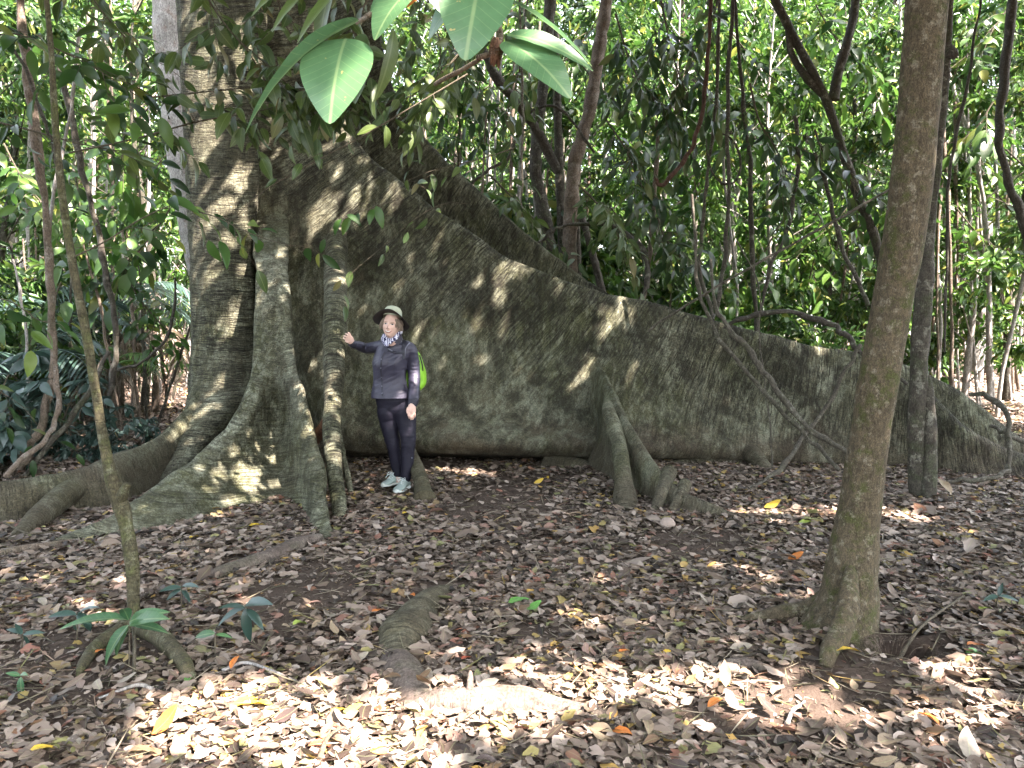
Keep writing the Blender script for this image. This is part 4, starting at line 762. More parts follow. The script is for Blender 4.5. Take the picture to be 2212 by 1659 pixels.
# rows of trees going back
for px, d, k, s in [(1420, 13.5, 'bright', 1), (1560, 14.5, 'bright', 1.05), (1690, 13, 'bright', .95), (1790, 15, 'mid', 1), (1960, 14, 'bright', 1.0), (2080, 13.0, 'bright', 1), (2190, 14.5, 'mid', 1), (1080, 14.5, 'bright', .9), (1180, 13.5, 'mid', .9), (1300, 15, 'bright', 1.05), (960, 13.5, 'mid', .9),
        (2290, 12.5, 'mid', 1), (1860, 17.5, 'bright', 1.2), (1620, 18, 'bright', 1.2), (1480, 17.5, 'mid', 1.1), (2140, 18, 'bright', 1.1), (1240, 18.5, 'bright', 1.1), (1010, 18, 'bright', 1), (2030, 19.5, 'mid', 1.2),
        (60, 13.5, 'mid', 1), (180, 15, 'bright', 1), (290, 13.5, 'mid', .95), (-60, 12, 'mid', 1), (380, 17, 'bright', 1.1), (240, 19.5, 'mid', 1.15), (90, 19, 'bright', 1.2), (-120, 16, 'bright', 1.2), (10, 23, 'tall', 1), (330, 24, 'tallmid', 1),
        (120, 27, 'dark', 1), (220, 31, 'tall', 1.1), (420, 30, 'tall', 1), (1000, 24, 'tall', .95), (1130, 29, 'tallmid', 1), (1260, 25, 'dark', 1), (1370, 23, 'tall', 1), (1490, 26, 'tallmid', 1), (1600, 24, 'tall', 1.05), (1720, 27, 'tall', 1), (1830, 23.5, 'dark', 1), (1940, 26, 'tall', 1), (2060, 24, 'tallmid', 1), (2180, 27, 'tall', 1), (2300, 23, 'dark', 1)]:
    plant(k, px+random.uniform(-25, 25), d, s)
for row in range(3):
    d0 = 31+row*8
    for px in range(-120, 2400, 150):
        plant(random.choice(['tall', 'tallmid', 'tallmid', 'dark']), px+random.uniform(-70, 70), d0+random.uniform(-3, 3), random.uniform(.9, 1.25))
for px, d, k, s in [(1560, 11.2, 'bush', 1), (1680, 11.8, 'bushmid', .9), (1760, 11.0, 'bush', .9), (1840, 12.4, 'bushmid', 1), (1460, 12, 'bushmid', 1.1), (1330, 12, 'bushmid', 1.2), (1920, 13.5, 'bushmid', 1), (2060, 19.5, 'bushmid', 1), (2170, 20.5, 'bush', 1.2), (1260, 13, 'bush', 1.4), (1170, 12.2, 'bushmid', 1.4), (1060, 12, 'bushmid', 1.5),
        (1740, 16, 'bushmid', 1.2), (1600, 16, 'bush', 1.4), (1960, 18, 'bushmid', 1.3), (2110, 21, 'bushmid', 1.3), (1850, 21, 'bush', 1.6), (1400, 19, 'bushmid', 1.5),
        (20, 11, 'bushmid', 1), (110, 12.5, 'bushmid', 1.1), (-60, 9.5, 'bushmid', 1), (390, 19.5, 'bushmid', 1), (150, 17, 'bushmid', 1.2), (270, 22, 'bushmid', 1.4), (40, 16, 'bush', 1.4), (350, 26, 'bush', 1.8)]:
    plant(k, px+random.uniform(-20, 20), d, s)
for px, d, s in [(30, 8.0, 1), (120, 8.6, .8), (-40, 7.2, 1.1), (70, 9.8, .9), (190, 8.3, .5), (-90, 8.6, 1.2), (345, 9.0, .35), (250, 8.6, .35)]:
    plant('bushblue', px, d, s)
# ================================================================ palms
def palm(label, px, d, zc, nf, flen, mat, seed, hang=.5, spread=1.0, group='palms at the left forest edge', stemh=None, wid=.045):
    global rng
    rng = np.random.default_rng(seed)
    x = (px-1106)/F*d; g = float(groundz(x, d)); t = thing('palm', label, 'palm', group); t.location = (x, d, g)
    mb = MB(); tube(mb, [(0, 0, -.1), (.03, 0, zc*.5), (0, 0, zc)], [.07, .055, .05], 10, .1, .15, 6, seed); mb.obj('trunk', M_BROWNST, t)
    for k in range(nf):
        a = 2*np.pi*k/nf+rng.uniform(-.3, .3); el = rng.uniform(.2, 1.1); h = np.array([math.cos(a)*spread, math.sin(a)*spread, 0]); ln = flen*rng.uniform(.8, 1.15)
        pts = np.array([[0, 0, zc], h*ln*.3+[0, 0, zc+ln*.3*el], h*ln*.65+[0, 0, zc+ln*(.36*el-.12*hang)], h*ln*.95+[0, 0, zc+ln*(.25*el-.55*hang)]])
        mb = MB(); tube(mb, pts, [.012, .01, .007, .003], 5)
        Q = catmull(pts, 34)[4:]; T = unit(np.gradient(Q, axis=0)); S = unit(np.cross(T, UP)); env = np.sin(np.linspace(.35, np.pi*.93, 30))
        for sg in (1, -1):
            dd = T*.45+S*sg+np.array([0, 0, -.25*hang])+rng.normal(size=(30, 3))*.06
            add_leaves(mb, [leaf_tpl(3, wid*2, .2, .2)], Q, dd, UP+rng.normal(size=(30, 3))*.15, flen*.36*env*rng.uniform(.9, 1.1, 30))
        mb.obj('frond', mat, t)
    return t
palm('bluish feathery palm spreading low at the left edge', 20, 9.6, .9, 11, 1.5, M_LBLUE, 11, .5)
palm('bluish palm with drooping fronds beside the brown knobbly trunk', 130, 11.2, 1.5, 11, 1.5, M_LBLUE, 12, .6)
palm('bluish palm behind the dark double stem', 255, 12.5, 1.7, 10, 1.5, M_LBLUE, 13, .6)
palm('dead palm with tan withered fronds hanging beside the sapling', 215, 11.6, .9, 9, 1.15, M_DEADP, 14, 1.5, .5)
palm('dead palm slumped in the thicket left of the rib', 330, 12.6, 1.1, 10, 1.3, M_DEADP, 15, 1.5, .6)
palm('withered grey palm low in the left thicket', 40, 12, .8, 9, 1.2, M_DEADP, 16, 1.4, .6)
palm('tall feathery palm high in the gap at the upper left', 190, 17, 5.2, 12, 2.6, M_LBRIGHT, 17, .6, 1.0, None, None, .035)
palm('green young palm with light fronds beside the dead ones', 235, 10.4, .9, 6, .9, M_LBRIGHT, 18, .5)
# ================================================================ overhead canopy, added out of view to shade and dapple the clearing
SUNSPOTS = [  # px, py, rx, ry on the ground of the sunny patches
 (230, 1640, 90, 30), (480, 1560, 90, 30), (680, 1570, 110, 30), (820, 1640, 120, 26), (950, 1570, 90, 26), (600, 1480, 90, 16), (1100, 1600, 60, 14), (860, 1520, 60, 18), (360, 1625, 120, 40), (520, 1640, 130, 30), (560, 1580, 110, 24), (620, 1510, 160, 26), (780, 1560, 150, 30), (900, 1600, 140, 30), (330, 1560, 60, 20), (700, 1630, 120, 30), (1020, 1640, 120, 20), (420, 1500, 80, 14),
 (1000, 1400, 70, 22), (1030, 1450, 90, 24), (960, 1480, 70, 18), (1150, 1470, 90, 20), (1270, 1398, 70, 18), (1340, 1460, 80, 24), (1390, 1500, 70, 20), (1290, 1480, 60, 18), (1260, 1345, 50, 9), (1430, 1390, 60, 10), (1090, 1520, 60, 14), (1500, 1540, 60, 10),
 (1790, 1500, 60, 16), (1870, 1540, 90, 24), (1990, 1555, 90, 26), (2080, 1520, 60, 18), (1960, 1600, 70, 18), (2120, 1600, 60, 14), (1620, 1500, 50, 10), (1700, 1440, 60, 8), (2060, 1450, 60, 10), (2130, 1360, 60, 10),
 (1600, 1100, 70, 12), (1680, 1105, 80, 14), (1760, 1120, 60, 12), (1860, 1110, 70, 10), (1960, 1130, 60, 8), (2090, 1120, 60, 8), (1430, 1190, 40, 7), (1500, 1200, 30, 6), (1640, 1260, 50, 6), (2110, 1250, 60, 8), (1080, 1155, 30, 5), (1200, 1095, 30, 5),
 (250, 1230, 34, 9), (430, 1195, 44, 9), (480, 1190, 30, 7), (210, 1262, 34, 8), (280, 1290, 40, 9), (180, 1330, 40, 8), (520, 1290, 34, 7), (400, 1200, 30, 7), (1000, 1025, 34, 8), (1060, 1040, 30, 6), (960, 1012, 24, 6), (100, 1250, 30, 7), (700, 1330, 40, 8), (1700, 1180, 40, 6)]
DAPPLES = [  # px, py, d, radius m : sun flecks on trunks, wall, woman and leaves
 (1100, 570, 8.45, .05), (1075, 600, 8.4, .06), (1050, 630, 8.4, .06), (1030, 655, 8.35, .05), (1012, 680, 8.35, .045), (1090, 625, 8.4, .05), (1120, 555, 8.45, .04),  (1280, 690, 8.3, .06), (1310, 705, 8.3, .05), (1290, 725, 8.3, .04), (1100, 800, 8.2, .04), (1180, 880, 8.2, .04), (1270, 910, 8.2, .04),  (1200, 480, 9.4, .06), (1180, 520, 9.4, .05), (1250, 600, 9.3, .05), (1400, 940, 7.4, .05), (1415, 960, 7.3, .04),
 (735, 700, 7.15, .04), (728, 745, 7.0, .05), (738, 765, 7.0, .05), (720, 840, 6.7, .05), (725, 880, 6.6, .06), (722, 920, 6.5, .06), (728, 960, 6.3, .05), (735, 985, 6.25, .04), (724, 800, 6.9, .04), (722, 600, 7.6, .04),
 (640, 850, 6.75, .05), (646, 880, 6.65, .05), (650, 905, 6.6, .04), (560, 945, 6.5, .06), (590, 960, 6.6, .05), (540, 985, 6.3, .05), (500, 1000, 6.2, .05), (600, 1010, 6.3, .05), (620, 940, 6.6, .04), (560, 1060, 6.0, .04), (420, 1050, 5.95, .04), (570, 830, 6.9, .06), (590, 790, 7.1, .06), (610, 900, 6.8, .06), (540, 930, 6.55, .07), (575, 985, 6.5, .07), (520, 1030, 6.2, .06), (470, 1000, 6.2, .06), (600, 960, 6.8, .05), (450, 1080, 5.8, .06), (380, 1060, 5.8, .05), (660, 960, 6.2, .06), (675, 1020, 5.95, .05), (682, 1090, 5.6, .05), (640, 990, 6.3, .05), (330, 1100, 5.5, .05), (600, 760, 7.15, .05), (575, 650, 7.45, .05), (600, 620, 7.5, .05), (460, 830, 7.9, .06), (500, 800, 7.9, .05), (440, 700, 8.0, .05), (700, 470, 8.6, .07), (760, 480, 8.6, .07), (820, 440, 8.6, .07), (720, 540, 8.6, .05), (900, 520, 8.5, .06), (660, 420, 8.75, .08), (760, 330, 8.8, .08), (590, 700, 7.3, .04),
 (480, 690, 8.0, .05), (505, 680, 8.0, .05), (470, 670, 8.0, .04), (490, 765, 7.95, .04), (520, 705, 8.0, .04), (430, 900, 7.6, .05), (405, 960, 7.3, .05), (470, 480, 8.2, .05), (450, 540, 8.1, .05), (500, 390, 8.2, .06), (440, 300, 8.3, .06), (540, 200, 8.3, .06), (450, 120, 8.35, .06), (520, 130, 8.35, .05), (300, 970, 7.35, .06), (330, 955, 7.4, .05), (270, 985, 7.2, .05), (700, 330, 8.8, .06), (640, 300, 8.8, .06), (680, 400, 8.7, .05), (780, 360, 8.7, .06), (860, 440, 8.6, .05), (370, 100, 11, .12), (365, 30, 11, .14), (390, 260, 11, .12), (395, 400, 11, .1), (408, 500, 11, .1),
 (1905, 945, 3.55, .03), (1920, 925, 3.55, .03), (1885, 1005, 3.55, .035), (1905, 985, 3.55, .03), (1870, 1060, 3.55, .035), (1885, 1035, 3.55, .03), (1960, 545, 3.5, .04), (1978, 500, 3.5, .03), (1990, 250, 3.4, .03), (1880, 780, 3.55, .03), (1985, 860, 6.4, .05), (1988, 900, 6.38, .05), (1984, 1000, 6.35, .04), (1990, 1040, 6.3, .04), (1990, 640, 6.4, .05),
 (880, 760, 6.6, .04), (893, 790, 6.6, .045), (890, 830, 6.6, .04), (870, 800, 6.55, .035), (882, 930, 6.65, .05), (885, 965, 6.65, .045), (860, 870, 6.6, .04), (880, 850, 6.6, .04), (900, 770, 6.6, .04), (850, 1050, 6.5, .03),
 (1160, 130, 1.42, .07), (1195, 170, 1.4, .05), (1120, 100, 1.44, .05), (1180, 100, 1.46, .05), (1240, 130, 1.46, .04), (705, 220, 1.44, .03), (700, 130, 1.47, .03), (1020, 40, 1.4, .05), (860, 30, 1.47, .04), (560, 240, 1.42, .02), (540, 520, 4.5, .05), (745, 505, 4.9, .05), (715, 515, 4.9, .04), (460, 480, 4.6, .04)]
def beams():
    B = []; rd = []
    rg = np.random.default_rng(3)
    for cx, cy, rx, ry in SUNSPOTS:
        c = G(cx, cy); ax = rx/F*c[1]; ay = abs(G(cx, cy-ry)[1]-G(cx, cy+ry)[1])/2
        n = int(max(4, ax*ay*np.pi/.007)); a = rg.uniform(0, 2*np.pi, n); q = np.sqrt(rg.uniform(0, 1, n))
        pts = np.stack([c[0]+ax*q*np.cos(a), c[1]+ay*q*np.sin(a), np.zeros(n)], 1)
        pts = pts[vnoise(pts*4.5, 8) > (-.6 if cy > 1470 and cx < 950 else -.2)]
        B.append(pts); rd.append(np.full(len(pts), .16 if cy > 1470 and cx < 950 else .115))
    B.append(np.array([P(a, b_, c) for a, b_, c, r in DAPPLES])); rd.append(np.array([r+.035 for a, b_, c, r in DAPPLES]))
    return np.concatenate(B), np.concatenate(rd)
BP, BR = beams()
rng = np.random.default_rng(77)
def canopy_pts(n):
    # footprint: where the sun would reach the clearing, drawn up along the sunlight
    gx = rng.uniform(-9.5, 9.5, n); gy = rng.uniform(.3, 12.6, n); gz = np.where(gy > 8, rng.uniform(0, 5.5, n), rng.uniform(0, 2.5, n))
    ok = ~((gx < -3.6) & (gy > 8.6)) & ~((gx > 4.2) & (gy > 10.0)); gx, gy, gz = gx[ok], gy[ok], gz[ok]; n = len(gx)
    h = 5.0+np.clip(gy-3, 0, 9)*.42+rng.uniform(0, 2.2, n)**1.2+.5*vnoise(np.stack([gx, gy, gx*0], 1)*.5, 2)
    h = np.maximum(h, gz+2)
    t = (h-gz)/TOSUN[2]
    return np.stack([gx+TOSUN[0]*t, gy+TOSUN[1]*t, h], 1)
CPT = canopy_pts(70000)
keep = np.ones(len(CPT), bool)  # gaps cut along the sun direction so flecks land on the listed spots
for i in range(0, len(CPT), 4000):
    q = CPT[i:i+4000, None]-BP[None]; al = q@TOSUN
    dist = np.sqrt(np.maximum((q**2).sum(2)-al**2, 0)); keep[i:i+4000] = ~((dist < BR[None]+.06) & (al > 0)).any(1)
keep &= vnoise(CPT*np.array([1.1, 1.1, .1]), 31) < .80
CPT = CPT[keep]
# nothing of it may hang into the camera's view cone
el = (CPT[:, 2]-CAMZ)/np.maximum(CPT[:, 1], .05); CPT = CPT[~((CPT[:, 1] > .2) & (el < .50))]
mb = MB(); n = len(CPT)
add_leaves(mb, T_FAR, CPT, rdirs(n, -.2, .5), UP+rng.normal(size=(n, 3))*.45+TOSUN*.6, rng.uniform(.26, .42, n))
# unseen leaf walls added behind and beside the camera to cut frontal fill
n = 9000; side = rng.integers(0, 3, n); u = rng.uniform(-1, 1, n); zz_ = rng.uniform(0, 7.5, n)**1.0; dp = rng.uniform(0, 3, n)
q = np.where((side == 0)[:, None], np.stack([u*16, -9-dp, zz_], 1), np.where((side == 1)[:, None], np.stack([-11-dp, u*9-1, zz_], 1), np.stack([12+dp, u*9-1, zz_], 1)))
add_leaves(mb, T_FAR, q, rdirs(n, -.2, .5), UP+rng.normal(size=(n, 3))*.8, rng.uniform(.3, .5, n))
tag(mb.obj('added_shade_leaves', M_LROOF), 'unseen leaf roof and side walls added to shade and dapple the clearing', 'foliage', kind='stuff')
# ================================================================ fallen leaves
rng = np.random.default_rng(91)
LIT = [(0, (.024, .017, .014)), (.12, (.05, .034, .026)), (.3, (.112, .082, .061)), (.5, (.178, .136, .104)), (.68, (.245, .195, .156)), (.84, (.325, .27, .225)), (.91, (.20, .085, .058)), (.96, (.18, .19, .08)), (1, (.40, .25, .07))]
M_LITTER = leafmat('fallen_leaf_mix', LIT, .55, .12, spec=.35, vein=.25)
def lt(seed):
    t = leaf_tpl(6, rng.uniform(.36, .58), rng.uniform(-.15, .3), rng.uniform(-.3, .35), rng.uniform(-.8, .8), wave=.03, seed=seed); V = t[0].copy()
    V[7:] += rng.normal(size=V[7:].shape)*[.028, .03, .018]; V[:7, 0] += .06*np.sin(np.linspace(0, 3, 7)*rng.uniform(.3, 1.2))*rng.choice([-1, 1])
    return V, t[1], t[2], t[3]
T_LIT = [lt(s) for s in range(16)]; T_LITF = [leaf_tpl(3, .42, .2, .3), leaf_tpl(3, .5, -.1, -.3), leaf_tpl(3, .38, .3, .5)]
def area_pts(n, y0, y1, pw=1.0):
    y = y0+(y1-y0)*rng.uniform(0, 1, n)**pw; x = rng.uniform(-1, 1, n)*(.76*y+.7); return x, y
def scatter(mb, n, y0, y1, l0, l1, tpl, lay, cut=True):
    # even over the ground area
    k = int(n*1.9); y = rng.uniform(y0, y1, k); w = (.76*y+.7); x = rng.uniform(-1, 1, k)*w.max(); s = np.abs(x) < w; x, y = x[s], y[s]
    if cut:
        p = np.stack([x, y, x*0], 1); bare = fbm(p*.9, 44, 3)
        for px, py, r in ((1650, 1540, .45), (1100, 1075, 1.0), (1800, 1470, .4), (1500, 1180, .5), (1150, 1350, .4)):
            c = G(px, py); bare = bare+1.6*np.exp(-((x-c[0])**2+(y-c[1])**2)/r**2)
        s = rng.uniform(0, 1, len(x)) > np.clip((bare-.3)*1.7, 0, .9)
        for q in ROOTS:
            for q in [q] if len(x) else []:
                s &= (np.hypot(x[:, None]-q[None, :, 0], y[:, None]-q[None, :, 1]) > q[None, :, 3]*.95+.02).all(1) | (rng.uniform(0, 1, len(x)) < .04)
        hx, hy, _ = HOLE; s &= ((x-hx)**2+(y-hy)**2) > .27**2
        x, y = x[s], y[s]
    n = len(x); a = rng.uniform(0, 2*np.pi, n)
    d = np.stack([np.cos(a), np.sin(a), rng.normal(0, .10, n)], 1); up = UP+rng.normal(size=(n, 3))*np.array([.16, .16, 0])*np.where(rng.uniform(0, 1, (n, 1)) < .15, 2.2, 1)
    z = groundz(x, y)+.006+rng.uniform(0, lay, n)
    add_leaves(mb, tpl, np.stack([x, y, z], 1), d, up, rng.uniform(l0, l1, n)*rng.uniform(.75, 1.15, n))
mb = MB()
scatter(mb, 23000, 1.9, 4.6, .042, .098, T_LIT, .022)
scatter(mb, 42000, 4.6, 8.9, .048, .10, T_LIT[:8], .022)
scatter(mb, 16000, 8.9, 14, .08, .14, T_LITF, .03, False)
scatter(mb, 20000, 14, 30, .1, .18, T_LITF, .04, False)
# crumbs and short twigs between them
n = 22000; y = rng.uniform(1.9, 6.5, n); x = rng.uniform(-1, 1, n)*(.76*y+.5); a = rng.uniform(0, 2*np.pi, n)
add_leaves(mb, [leaf_tpl(3, .35, .2, .2), leaf_tpl(2, .08, .3, .1)], np.stack([x, y, groundz(x, y)+.006], 1), np.stack([np.cos(a), np.sin(a), rng.normal(0, .1, n)], 1), UP+rng.normal(size=(n, 3))*.3, rng.uniform(.015, .05, n))
n = 3000; y = rng.uniform(1.9, 7.5, n); x = rng.uniform(-1, 1, n)*(.76*y+.5); a = rng.uniform(0, 2*np.pi, n)
add_leaves(mb, [leaf_tpl(4, .035, .6, .1, .3), leaf_tpl(4, .03, .6, -.15)], np.stack([x, y, groundz(x, y)+.02], 1), np.stack([np.cos(a), np.sin(a), rng.normal(0, .06, n)], 1), UP+rng.normal(size=(n, 3))*.1, rng.uniform(.06, .24, n))
scatter(mb, 450, 1.9, 6.0, .11, .17, T_LIT, .03)
tag(mb.obj('leaf_litter', M_LITTER), 'carpet of dry brown fallen leaves', 'leaf litter', kind='stuff')
# single leaves one can point to
LM = {k: leafmat('fallen_'+k, [(0, c), (1, c)], r, .15, vein=.4) for k, c, r in (('yellow', (.62, .42, .04), .45), ('orange', (.50, .16, .03), .5), ('red', (.30, .06, .03), .5), ('green', (.10, .26, .05), .4), ('brown', (.14, .085, .048), .55), ('tan', (.26, .195, .125), .6), ('grey', (.27, .23, .18), .6), ('dark', (.06, .04, .035), .5), ('lime', (.35, .45, .08), .4), ('purple', (.10, .055, .07), .5))}
LMESH = {}
def leaf_obj(kind, v, pos, ang, tilt, L, label, group=None):
    key = (kind, v)
    if key not in LMESH:
        m = MB(); t = leaf_tpl(8, (.40, .5, .36)[v], (.18, .08, .28)[v], (.25, -.35, .5)[v], (.5, -.7, .2)[v], wave=.015, seed=v+3); add_leaves(m, [t], [(0, 0, 0)], np.array([[0, 1., 0]]), np.array([[0, 0, 1.]]), [1.0])
        pt = MB(); LMESH[key] = m.mesh('fallen_leaf', LM[kind])
    o = link('fallen_leaf', LMESH[key]); o.location = pos; o.rotation_euler = (tilt[0], tilt[1], ang); o.scale = (L, L, L)
    return tag(o, label, 'leaf', group)
random.seed(12)
def put(kind, px, py, Lpx, ang, label, v=0, tilt=(.1, .1), lift=.03):
    g = G(px, py); L = Lpx*g[1]/F; g[2] = float(groundz(g[0], g[1]))+lift
    g[0] -= -math.sin(ang)*L/2; g[1] -= math.cos(ang)*L/2
    leaf_obj(kind, v, g, ang, tilt, L, label)
for a in [('yellow', 553, 1532, 100, -1.5, 'long bright yellow leaf lying by the sunlit patch'), ('yellow', 100, 1645, 62, -1.3, 'yellow leaf near the bottom left corner of the litter'), ('orange', 370, 1595, 80, -.9, 'rusty orange leaf standing in the sunny litter', 1, (.5, .2)), ('yellow', 735, 1548, 46, -1.0, 'half yellow half brown leaf beside a pale green one'), ('lime', 765, 1552, 50, -1.6, 'pale green round leaf lying in the sunlit litter', 1),
 ('red', 815, 1542, 40, .6, 'bright red leaf next to the pale green one'), ('green', 1125, 1288, 56, -1.4, 'fresh green curled leaf in the middle of the litter', 0, (.3, .3)), ('green', 1155, 1305, 40, -1.2, 'small dark green leaf beside the curled green one', 1), ('orange', 1340, 1600, 60, 1.0, 'rust-coloured leaf lying below the ridge of root'), ('yellow', 1670, 1102, 42, -1.5, 'yellow leaf glowing in the sunlit strip by the prop root', 1), ('lime', 1740, 1130, 40, 1.4, 'greenish yellow leaf between prop root and leaning trunk'), ('yellow', 1830, 1432, 76, -1.5, 'yellow-green leaf lying against the front root of the leaning trunk'),
 ('orange', 2000, 1560, 62, .5, 'crumpled orange leaf in the sunny patch near the hole', 2, (.5, .4)), ('tan', 1935, 1600, 110, -1.2, 'large tan leaf with a yellow rib near the bottom'), ('grey', 2090, 1625, 95, -.4, 'large pale grey leaf lying face up at the bottom right', 1), ('tan', 1565, 1480, 62, -.2, 'upright brown leaf leaning on a thin root', 0, (1.0, 0)), ('orange', 1545, 1530, 50, -1.0, 'folded orange leaf in front of the thin root', 2, (.6, .3)), ('green', 1600, 1525, 26, .3, 'tiny green leaf near the folded orange leaf'),
 ('lime', 1800, 1490, 34, .2, 'pale green twin leaflet in bright sun', 1), ('yellow', 560, 1142, 42, -1.3, 'yellow leaf at the foot of the front buttress'), ('yellow', 420, 1166, 26, -.5, 'small yellow leaf left of the front buttress foot'), ('orange', 510, 1445, 42, -.2, 'orange leaf standing in shade near the sapling root', 2, (.8, 0)), ('orange', 220, 1418, 30, -.6, 'orange fragment under the big seedling'), ('lime', 650, 1345, 50, -.5, 'limp yellowish leaf right of the seedlings', 2), ('green', 410, 1480, 44, 0, 'teal leaf lying by the curved sapling root'),
 ('tan', 720, 1365, 44, .6, 'cream oval leaf in the shade', 1), ('orange', 820, 1320, 42, -.8, 'orange-brown leaf left of the curved root'), ('yellow', 440, 1260, 24, 1.1, 'yellow leaf beside the stepped grey root'), ('orange', 1720, 1215, 40, -1.5, 'rusty leaf lying in the strip left of the leaning trunk', 1), ('tan', 2030, 1078, 52, .4, 'white upright leaf beside the slender tree', 0, (.9, .2)), ('yellow', 1770, 1205, 34, 1.5, 'thin yellow leaf close to the leaning trunk', 2), ('lime', 2130, 1330, 40, -1.4, 'lime leaf at the right of the litter'), ('orange', 2110, 1420, 50, -1.5, 'red-orange leaf beside a long green one'), ('green', 2115, 1438, 66, -1.5, 'long green leaf at the right edge litter', 2),
 ('yellow', 1180, 1036, 26, .2, 'small yellow leaf under the wall overhang'), ('yellow', 1165, 1048, 26, -1.2, 'second small yellow leaf under the wall overhang', 1), ('purple', 430, 1330, 34, 1.5, 'dark purple leaf behind the small seedling', 1), ('dark', 620, 1570, 60, -1.2, 'dark plum leaf at the edge of the bright patch', 1), ('grey', 1030, 1655, 120, -1.3, 'big pale curled leaf at the bottom edge'), ('red', 700, 1620, 70, -1.3, 'long red leaf in the bright bottom patch', 2), ('yellow', 880, 1110, 30, -.7, 'yellow-brown leaf below the tan shoes'.replace('tan shoes', 'mint shoes')), ('orange', 890, 1285, 26, .5, 'orange leaf perched on the curved root'), ('brown', 1700, 1215, 46, 1.0, 'brown folded leaf beside the rusty one', 2, (.5, .2)), ('red', 1010, 1418, 34, -1.0, 'reddish leaf in the middle sunny patch'), ('yellow', 1440, 1410, 30, 1.3, 'yellow leaf over the middle sunny patch'), ('orange', 1350, 1405, 32, -1.2, 'orange leaf at the tip of the white sunny patch')]:
    put(*a)
kinds = ['brown', 'tan', 'grey', 'dark', 'brown', 'tan']
NAMEK = {'brown': 'curled brown fallen leaf lying in the near litter', 'tan': 'dry tan fallen leaf lying in the near litter', 'grey': 'pale grey fallen leaf lying in the near litter', 'dark': 'dark rotting fallen leaf lying in the near litter'}
for k in range(230):
    y = random.uniform(2.35, 3.9); x = random.uniform(-1, 1)*.69*y; kd = random.choice(kinds)
    if (x-HOLE[0])**2+(y-HOLE[1])**2 < .09: continue
    leaf_obj(kd, random.randrange(3), (x, y, float(groundz(x, y))+random.uniform(.025, .04)), random.uniform(0, 6.28), (random.gauss(0, .22), random.gauss(0, .22)), random.uniform(.055, .11), NAMEK[kd], kd+' fallen leaves in the near litter')
# sticks
for lb, pts in [('pale forked twig lying at the bottom left', [(330, 1508, .02), (300, 1505, .03), (255, 1522, .03), (215, 1530, .02)]), ('grey forked stick lying at the bottom edge', [(690, 1655, .03), (708, 1620, .05), (740, 1600, .05), (760, 1598, .03)]), ('thin white twig running across the litter near the sapling root', [(480, 1455, .02), (530, 1445, .04), (590, 1462, .03), (640, 1480, .02)]),
        ('long thin stick leaning beside the hole at the right tree', [(1935, 1420, .02), (1990, 1380, .05), (2080, 1305, .03)]), ('yellow grass-like stem lying at the left', [(20, 1600, .02), (90, 1565, .03), (150, 1545, .02)]), ('thin pale root fibre on bare soil', [(1700, 1560, .01), (1712, 1540, .03), (1728, 1530, .03), (1738, 1515, .02)]), ('broken stick lying against the left root tip', [(10, 1140, .05), (60, 1165, .06), (120, 1155, .04)]), ('thin stick near the seedlings', [(290, 1480, .01), (292, 1440, .10), (288, 1400, .18)])]:
    q = []
    for px, py, h in pts: g = G(px, py); g[2] = float(groundz(g[0], g[1]))+h; q.append(g)
    mb = MB(); tube(mb, q, np.linspace(.009, .005, len(q)), 7, .02, .25, 30, 4); tag(mb.obj('stick', M_PALE if 'pale' in lb or 'white' in lb else M_TWIG), lb, 'stick')
g = G(1442, 1136); mb = MB()
loft(mb, [[(g[0]+r*math.cos(a), g[1]+r*.8*math.sin(a), .0+z) for a in np.linspace(0, 2*np.pi, 8, endpoint=False)] for r, z in ((.03, -.03), (.055, .0), (.058, .025), (.035, .05), (.002, .056))], 16, 20, .006, 20, 3)
tag(mb.obj('stone', plain('stone', (.3, .24, .2), .8)), 'rounded tan stone beside the toes of the prop root', 'stone')
# rootlets at the rim of the hole
mb = MB(); random.seed(3)
for k in range(26):
    a = random.uniform(-.5, 3.6); c = np.array([HOLE[0]+.13*math.cos(a), HOLE[1]+.10*math.sin(a), .02]); e = c+np.array([-.6*math.cos(a)*.12, -.6*math.sin(a)*.1, -random.uniform(.02, .1)])
    tube(mb, [c, (c+e)/2+[random.gauss(0, .012), 0, .025], e], [.0022, .0016, .0008], 4)
tag(mb.obj('rootlets', M_BROWNST), 'fine bare rootlets hanging over the dark hole by the leaning trunk', 'rootlets')
# ================================================================ seedlings
def seedling(label, px, py, hpx, leaves, mat=None, lens=1.0):
    g = G(px, py); g[2] = float(groundz(g[0], g[1])); k = g[1]/F; t = thing('seedling', label, 'seedling'); t.location = g
    top = np.array([.01, 0, hpx*k]); mb = MB(); tube(mb, [(0, 0, -.02), (.006, .004, hpx*k*.5), top], [.004, .0035, .003], 6); mb.obj('stem', M_TWIG, t)
    mb = MB(); pos = []; d = []; up = []; sz = []
    for dx, dy, L, hh in leaves:
        v = np.array([dx+random.uniform(-.2, .2), random.uniform(-.7, .4), dy+random.uniform(-.2, .15)]); pos.append(top*[1, 1, hh*random.uniform(.9, 1)]); d.append(v); up.append(np.array([random.uniform(-.4, .4), random.uniform(-.9, -.1), 1.0])); sz.append(L*k)
    add_leaves(mb, [leaf_tpl(9, .30, .18, .35, wave=.006, seed=4)], np.array(pos), np.array(d), np.array(up), np.array(sz)); mb.obj('foliage', mat or M_SEED, t)
seedling('big seedling with long pleated green leaves before the sapling', 278, 1455, 118, [(-1, .18, 140, 1), (1, .62, 130, 1), (.05, 1, 80, 1), (-.9, -.75, 110, .95), (.8, -.1, 90, .95), (.9, .35, 110, 1), (-.5, -.5, 90, .9)])
